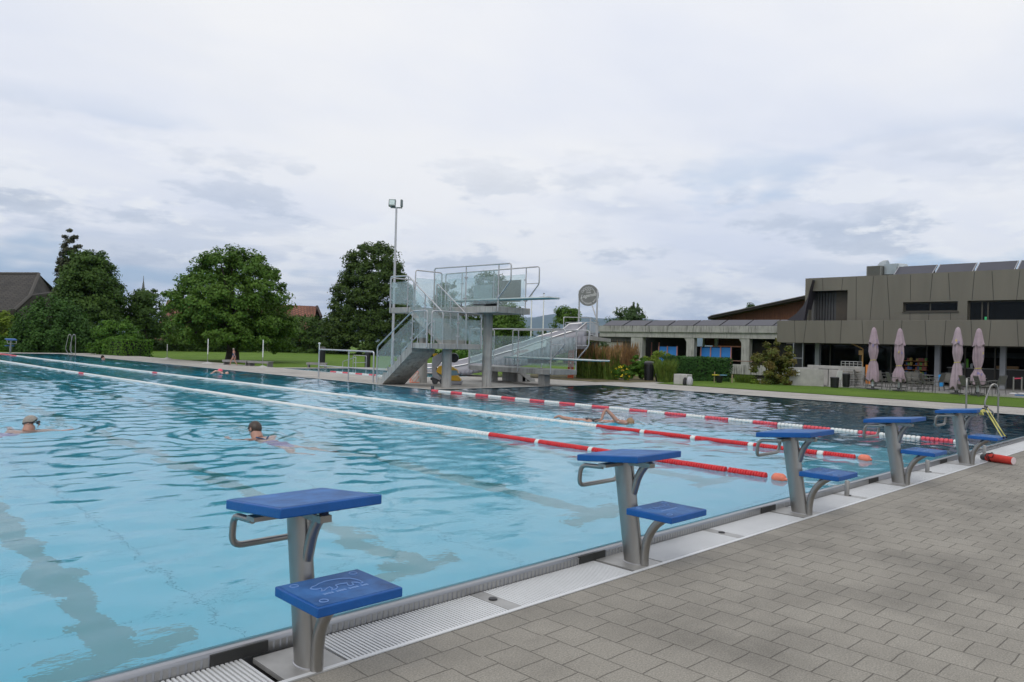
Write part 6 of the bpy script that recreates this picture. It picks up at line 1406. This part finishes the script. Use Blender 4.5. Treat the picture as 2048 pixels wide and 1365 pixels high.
g.tube(fillet([(-.22 * L0, -.02, .058), (-.10 * L0, -.04, .085), (-.04 * L0, -.055, .045), (-.10 * L0, -.062, .0), (-.2 * L0, -.06, .02)], .03), .005, 5); g.build('strap', BLACKP, RB)

# ================================================================ PEOPLE
def skin(name, pts, edges, mt, parent=None, sub=2, root=0, scale=1.0):
    """grow one continuous surface over a joint skeleton: pts = [(x,y,z,r)]"""
    me = bpy.data.meshes.new(name); me.from_pydata([tuple(c * scale for c in p[:3]) for p in pts], edges, []); o = bpy.data.objects.new(name, me); COL.objects.link(o)
    md = o.modifiers.new('skin', 'SKIN'); md.use_smooth_shade = True
    if not me.skin_vertices: 
        bm = bmesh.new(); bm.from_mesh(me); bm.verts.layers.skin.verify(); bm.to_mesh(me); bm.free()
    for i, p in enumerate(pts):
        sv = me.skin_vertices[0].data[i]; r = p[3]; sv.radius = tuple(x * scale for x in (r if isinstance(r, (tuple, list)) else (r, r))); sv.use_root = (i == root)
    o.modifiers.new('sub', 'SUBSURF').levels = sub; o.modifiers['sub'].render_levels = sub
    dg = bpy.context.evaluated_depsgraph_get(); m2 = bpy.data.meshes.new_from_object(o.evaluated_get(dg)); bpy.data.objects.remove(o)
    m2.materials.clear(); m2.materials.append(mt); m2.shade_smooth(); o = bpy.data.objects.new(name, m2); COL.objects.link(o)
    if parent: o.parent = parent
    return o
def chain(*idx): return [(idx[i], idx[i + 1]) for i in range(len(idx) - 1)]
def head_bits(t, c, fwd, hair, r=.095, cap=None, goggles=False, suit=None, hairlen=0.0):
    """hair or cap, eyes, nose, ears around head centre c looking along fwd"""
    c = Vector(c); f = Vector(fwd).normalized(); up = Vector((0, 0, 1)); up = (up - f * up.dot(f)).normalized(); s = f.cross(up)
    M = Matrix(((s.x, f.x, up.x, c.x), (s.y, f.y, up.y, c.y), (s.z, f.z, up.z, c.z), (0, 0, 0, 1)))
    g = MB(); R = r * 1.03; rows = 9; vs = []; n = 18
    for i in range(rows + 1):
        v = i / rows; 
        for j in range(n):
            a = 2 * math.pi * j / n; front = max(0, math.sin(a)); low = 1.06 + .75 * (1 - front) * (1 + hairlen) if cap is None else 1.35 + .25 * (1 - front)
            th = v * min(2.35, low); vs.append(M @ Vector((R * math.sin(th) * math.cos(a) * .88, R * math.sin(th) * math.sin(a) * 1.08 - .006, R * math.cos(th) * 1.10 + .012)))
    g.add(vs, [(i * n + j, i * n + (j + 1) % n, (i + 1) * n + (j + 1) % n, (i + 1) * n + j) for i in range(rows) for j in range(n)])
    o = g.build('swim_cap' if cap else 'hair', cap or hair, t); o.modifiers.new('thick', 'SOLIDIFY').thickness = .002
    g = MB(); 
    for q in (-1, 1): g.lathe([(0, -.012), (.010, -.008), (.013, 0), (.010, .008), (0, .012)], M @ Vector((q * .033, r * .93, .008)), 8)
    g.build('eye', mat('eye_dark', (.03, .02, .015), .3), t)
    g = MB(); 
    for q in (-1, 1): g.lathe([(0, -.028), (.014, -.018), (.017, .008), (.010, .026), (0, .03)], M @ Vector((q * r * .90, -.008, 0)), 8)
    g.tube([M @ Vector((0, r * .90, .012)), M @ Vector((0, r * 1.12, -.028)), M @ Vector((0, r * .92, -.036))], [.008, .014, .008], 6)
    g.tube([M @ Vector((-.022, r * .90, -.058)), M @ Vector((0, r * .97, -.056)), M @ Vector((.022, r * .90, -.058))], .006, 5)
    g.build('ear', SKIN, t)
    if goggles:
        g = MB()
        for q in (-1, 1): g.lathe([(.024, -.01), (.026, .006), (.016, .012)], M @ Vector((q * .034, r * .98, .010)), 10, 0, (Matrix.Identity(3).to_4x4() @ M.to_3x3().to_4x4()) @ Matrix.Rotation(-math.pi / 2, 4, 'X'))
        g.tube([M @ Vector((r * 1.02 * math.cos(a), r * 1.14 * math.sin(a), .012 + .012 * math.cos(a * 2))) for a in [k_ * math.pi / 12 for k_ in range(24)]], .007, 5, closed=True)
        g.build('goggles', BLACKP, t)
def hand(base, d, nrm, s=1.0, curl=.25, side=1):
    """returns points/edges of palm with four unequal fingers and a thumb; first point is the wrist"""
    b = Vector(base); d = Vector(d).normalized(); nrm = Vector(nrm); nrm = (nrm - d * nrm.dot(d)).normalized(); w = d.cross(nrm) * side
    P = [(*b, .024 * s), (*(b + d * .045 * s), (.034 * s, .018 * s)), (*(b + d * .085 * s), (.036 * s, .014 * s))]; E_ = [(0, 1), (1, 2)]
    for off, ln in ((-.028, .070), (-.010, .080), (.010, .075), (.027, .058)):
        i0 = len(P); k0 = b + d * .092 * s + w * off * s
        P.append((*k0, .0085 * s)); P.append((*(k0 + d * ln * .5 * s + nrm * curl * ln * .12 * s), .0080 * s)); P.append((*(k0 + d * ln * s * .95 + nrm * curl * ln * .5 * s), .0065 * s)); E_ += [(2, i0), (i0, i0 + 1), (i0 + 1, i0 + 2)]
    i0 = len(P); P.append((*(b + d * .045 * s - w * .038 * s), .011 * s)); P.append((*(b + d * .078 * s - w * .058 * s + nrm * .01 * s), .0095 * s)); P.append((*(b + d * .102 * s - w * .062 * s + nrm * .018 * s), .007 * s)); E_ += [(1, i0), (i0, i0 + 1), (i0 + 1, i0 + 2)]
    return P, E_
def attach(P, E_, wrist, hp):
    o = len(P) - 1; HP, HE = hp
    for p in HP[1:]: P.append(p)
    for a, b in HE: E_.append((wrist if a == 0 else a + o, wrist if b == 0 else b + o))
def swim_body(t, heading, head_up=.10, arms=None, suit=None, hd=(0, 0), mt=SKIN, turn=0.0, legs=True):
    """breast-stroke pose: body under the surface trailing backwards from the head at the origin; local +x = heading"""
    c = [(-.05, 0, head_up - .07, .078), (-.12, 0, head_up - .15, .09), (-.22, 0, -.115, (.165, .10)), (-.44, 0, -.21, (.145, .10)), (-.66, 0, -.23, (.125, .095)), (-.86, 0, -.27, (.15, .10))]
    P = [(0, 0, head_up, (.092, .104))] + c; E_ = chain(0, 1, 2, 3, 4, 5, 6)
    for s in (-1, 1):
        i = len(P); A_ = arms[0 if s < 0 else 1] if arms else [(-.16, s * .20, -.01), (.02, s * .36, -.08), (.24, s * .30, -.10)]
        P += [(*A_[0], .055), (*A_[1], .040), (*A_[2], .027)]; E_ += [(3, i), (i, i + 1), (i + 1, i + 2)]
        d = Vector(A_[2]) - Vector(A_[1]); attach(P, E_, i + 2, hand(A_[2], d, (0, 0, -1), 1.0, .3, s))
        i = len(P); P += [(-.94, s * .10, -.29, .085), (-1.30, s * .22, -.38, .06), (-1.62, s * .16, -.30, .040), (-1.72, s * .20, -.32, .032)]; E_ += [(6, i), (i, i + 1), (i + 1, i + 2), (i + 2, i + 3)]
    o = skin('body', P, E_, mt, t, 2, 6)
    if suit: skin('swimsuit', [(-.26, 0, -.135, (.17, .103)), (-.44, 0, -.21, (.153, .108)), (-.66, 0, -.23, (.133, .103)), (-.88, 0, -.275, (.158, .108)), (-.95, 0, -.30, (.14, .10))], chain(0, 1, 2, 3, 4), suit, t, 2, 1)
    return o
# left swimmer, facing right with goggles
q = onZ(62, 858, .045); P1_ = thing('person', 'swimmer with short grey hair and dark goggles at the left edge, head turned right', 'person', (q[0], q[1], .045), R_(40))
swim_body(P1_, 0, .07, arms=([(-.14, -.20, -.08), (.0, -.33, -.06), (.06, -.42, -.035)], [(-.14, .20, -.05), (.0, .34, -.05), (.10, .44, -.03)]), suit=PURPLE)
hv = Vector((.35, -.95, .05)); head_bits(P1_, (0, 0, .08), hv, HAIRG, goggles=True)
# second swimmer, seen from behind
q = onZ(509, 874, .045); P2_ = thing('person', 'swimmer with wet brown hair seen from behind, dark strap on her back, left of centre', 'person', (q[0], q[1], .045), R_(95))
swim_body(P2_, 0, .10, suit=PURPLE, arms=([(-.14, -.20, -.04), (.05, -.34, -.10), (.22, -.28, -.12)], [(-.14, .20, -.04), (.05, .34, -.10), (.22, .28, -.12)]))
head_bits(P2_, (.0, 0, .11), (1, .25, -.05), mat('wet_hair', (.055, .035, .024), .45, 0, .3, 50), hairlen=.55)
g = MB(); g.tube([(-.20, -.10, .02), (-.27, -.03, .0), (-.31, .0, -.02)], .010, 5); g.tube([(-.20, .10, .02), (-.27, .03, .0), (-.31, .0, -.02)], .010, 5); g.build('shoulder_strap', SUITD, P2_)
# front-crawl swimmer between the ropes
q = onZ(1260, 848, .045); P3_ = thing('person', 'front-crawl swimmer lifting a bent arm between the two right lane ropes', 'person', (q[0], q[1], .045), 0)
a = Vector(onZ(1115, 838, .045)); hdg = (Vector(q) - a); Lb = hdg.length; P3_.rotation_euler = (0, 0, math.atan2(hdg.y, hdg.x))
sc = Lb / 1.78
P = [(0, 0, .03, (.092, .098)), (-.10, 0, .01, .06), (-.20, 0, .01, (.15, .095)), (-.45, 0, -.02, (.14, .09)), (-.68, 0, -.03, (.12, .085)), (-.88, 0, -.02, (.14, .09))]; E_ = chain(0, 1, 2, 3, 4, 5)
i = len(P); P += [(-.24, -.18, .05, .060), (-.36, -.24, .20, .047), (-.50, -.27, .33, .042), (-.55, -.33, .20, .036), (-.56, -.36, .10, .029)]; E_ += [(2, i), (i, i + 1), (i + 1, i + 2), (i + 2, i + 3), (i + 3, i + 4)]
attach(P, E_, i + 4, hand((-.56, -.36, .10), (-.95, -.1, -.32), (0, -.4, -1), 1.1, .2, -1))
i = len(P); P += [(-.12, .18, .0, .055), (.15, .2, -.10, .042), (.42, .18, -.08, .03)]; E_ += [(2, i), (i, i + 1), (i + 1, i + 2)]; attach(P, E_, i + 2, hand((.42, .18, -.08), (1, 0, 0), (0, 0, -1), 1, .1, 1))
for s, dz in ((-1, .02), (1, -.10)):
    i = len(P); P += [(-.96, s * .10, -.02, .09), (-1.32, s * .10, .0 + dz * .6, .062), (-1.62, s * .10, .03 + dz, .045), (-1.70, s * .10, .065 + dz, .035), (-1.84, s * .10, .01 + dz, .024)]; E_ += [(5, i), (i, i + 1), (i + 1, i + 2), (i + 2, i + 3), (i + 3, i + 4)]
skin('body', P, E_, SKIN, P3_, 2, 5); skin('swimsuit', [(-.80, 0, -.02, (.135, .093)), (-.90, 0, -.02, (.148, .097)), (-.98, 0, -.02, (.15, .096)), (-1.06, 0, -.02, (.13, .09))], chain(0, 1, 2, 3), BLACKP, P3_, 2, 1)
head_bits(P3_, (.0, 0, .03), (.55, -.3, -.8), mat('blond_hair', (.30, .19, .10), .6, 0, .2, 50)); P3_.scale = (sc,) * 3; P3_.location.z = .04
# far swimmers
q = onZ(440, 746.5, .045); P4_ = thing('person', 'distant swimmer in a pink cap, left of the walking woman', 'person', (q[0], q[1], .045), R_(120)); swim_body(P4_, 0, .09, arms=([(-.14, -.20, .03), (-.05, -.42, .06), (.16, -.5, .0)], [(-.14, .20, .08), (-.1, .40, .14), (.05, .5, .02)]), mt=SKINP)
head_bits(P4_, (0, 0, .10), (.5, .8, -.2), None, cap=mat('pink_cap', (.85, .10, .16), .4))
q = onZ(205, 719, .045); P5_ = thing('person', 'dark-haired swimmer far away near the left pole', 'person', (q[0], q[1], .045), R_(200)); swim_body(P5_, 0, .13, mt=SKINP); head_bits(P5_, (0, 0, .16), (.2, 1, 0), HAIRD, hairlen=.4); P4_.scale = (1.0,) * 3; P4_.location.z = .0; P5_.scale = (1.0,) * 3; P5_.location.z = .0
# walking person on the far deck, in profile heading left
q = onZ(467, 732, .03); P6_ = thing('person', 'short-haired person in a dark swimsuit walking left along the far deck', 'person', (q[0], q[1], .03), R_(134))
# local +x = walking direction, height modelled for 1.66 m and scaled to the size seen
H_ = onX(467, 697, q[0])[2] - .03; sc = H_ / 1.66
P = [(0, 0, .90, (.145, .12)), (.01, 0, 1.05, (.125, .11)), (.0, 0, 1.20, (.14, .115)), (-.01, 0, 1.33, (.13, .10)), (.01, 0, 1.42, .052), (.05, 0, 1.54, (.090, .102))]; E_ = chain(0, 1, 2, 3, 4, 5)
for s, ft in ((1, .30), (-1, -.26)):
    i = len(P); P += [(.01, s * .09, .82, .095), (ft * .55 + .06, s * .09, .47, .062), (ft if ft > 0 else ft - .06, s * .09, .09, .036), (ft + .02 if ft > 0 else ft - .04, s * .09, .035, .034), (ft + .16 if ft > 0 else ft + .10, s * .09, .024, .026)]; E_ += [(0, i), (i, i + 1), (i + 1, i + 2), (i + 2, i + 3), (i + 3, i + 4)]
for s, sw in ((1, -.20), (-1, .10)):
    i = len(P); P += [(-.01, s * .18, 1.34, .050), (-.05 + sw * .4, s * .22, 1.08, .038), (-.02 + sw * 1.25, s * .23, .84, .026)]; E_ += [(3, i), (i, i + 1), (i + 1, i + 2)]; attach(P, E_, i + 2, hand((-.02 + sw * 1.25, s * .23, .84), (sw * .8, 0, -1), (0, -s, 0), 1, .6, s))
skin('body', P, E_, SKIN, P6_, 2, 0)
skin('swimsuit', [(0, 0, .86, (.158, .128)), (.005, 0, .95, (.150, .125)), (.01, 0, 1.06, (.134, .118)), (0, 0, 1.20, (.148, .123)), (-.01, 0, 1.27, (.140, .112))], chain(0, 1, 2, 3, 4), SUITD, P6_, 2, 1)
head_bits(P6_, (.05, 0, 1.55), (1, 0, 0), HAIRG, r=.092); P6_.scale = (sc,) * 3

def splash(label, c, n, sx, sy, h, ang=0):
    """white water: many small drops and ragged foam flakes on the surface"""
    V, F = [], []
    ca, sa = math.cos(ang), math.sin(ang)
    for i in range(n):
        u, v = rng.normal() * sx, rng.normal() * sy; z = .048 + abs(rng.normal()) * h * math.exp(-(u / sx) ** 2 * .5); x, y = c[0] + u * ca - v * sa, c[1] + u * sa + v * ca
        r = rng.uniform(.004, .014); flat = z < .07; o = len(V); rr = r * (2.2 if flat else 1)
        V += [(x - rr, y, z), (x, y - rr, z), (x + rr, y, z), (x, y + rr, z), (x, y, z + r * (.4 if flat else 1)), (x, y, z - r * .5)]
        F += [(o, o + 1, o + 4), (o + 1, o + 2, o + 4), (o + 2, o + 3, o + 4), (o + 3, o, o + 4), (o + 1, o, o + 5), (o + 2, o + 1, o + 5), (o + 3, o + 2, o + 5), (o, o + 3, o + 5)]
    g = MB(); g.v, g.f, g.m = V, F, [0] * len(F); o = g.build('splash', mat('white_water', (.78, .84, .88), .25), smooth=False); tag(o, label, 'splash', kind='stuff'); return o
hh = math.atan2(hdg.y, hdg.x); cq = Vector(P3_.location)
splash('white splash around the front-crawl arm', cq - hdg.normalized() * .62 * sc + Vector((.1, -.1, 0)), 260, .20, .09, .07, hh)
splash('small white wash at the front-crawl swimmer\'s feet', cq - hdg.normalized() * 1.7 * sc, 90, .16, .08, .03, hh)
HAZE_D = 6e-5
# ================================================================ AIR
hz = MB(); hz.box(-9500, 9500, -2200, 14500, -6, 700); ho = hz.build('haze', [], smooth=False); ho['kind'] = 'stuff'; ho['label'] = 'thin summer haze'
HM = bpy.data.materials.new('haze_air'); HM.use_nodes = True; t = HM.node_tree; t.nodes.clear()
pv = t.nodes.new('ShaderNodeVolumePrincipled'); pv.inputs['Color'].default_value = (.48, .68, 1.0, 1); pv.inputs['Density'].default_value = HAZE_D; pv.inputs['Anisotropy'].default_value = 0
mo = t.nodes.new('ShaderNodeOutputMaterial'); t.links.new(pv.outputs[0], mo.inputs['Volume']); ho.data.materials.append(HM)
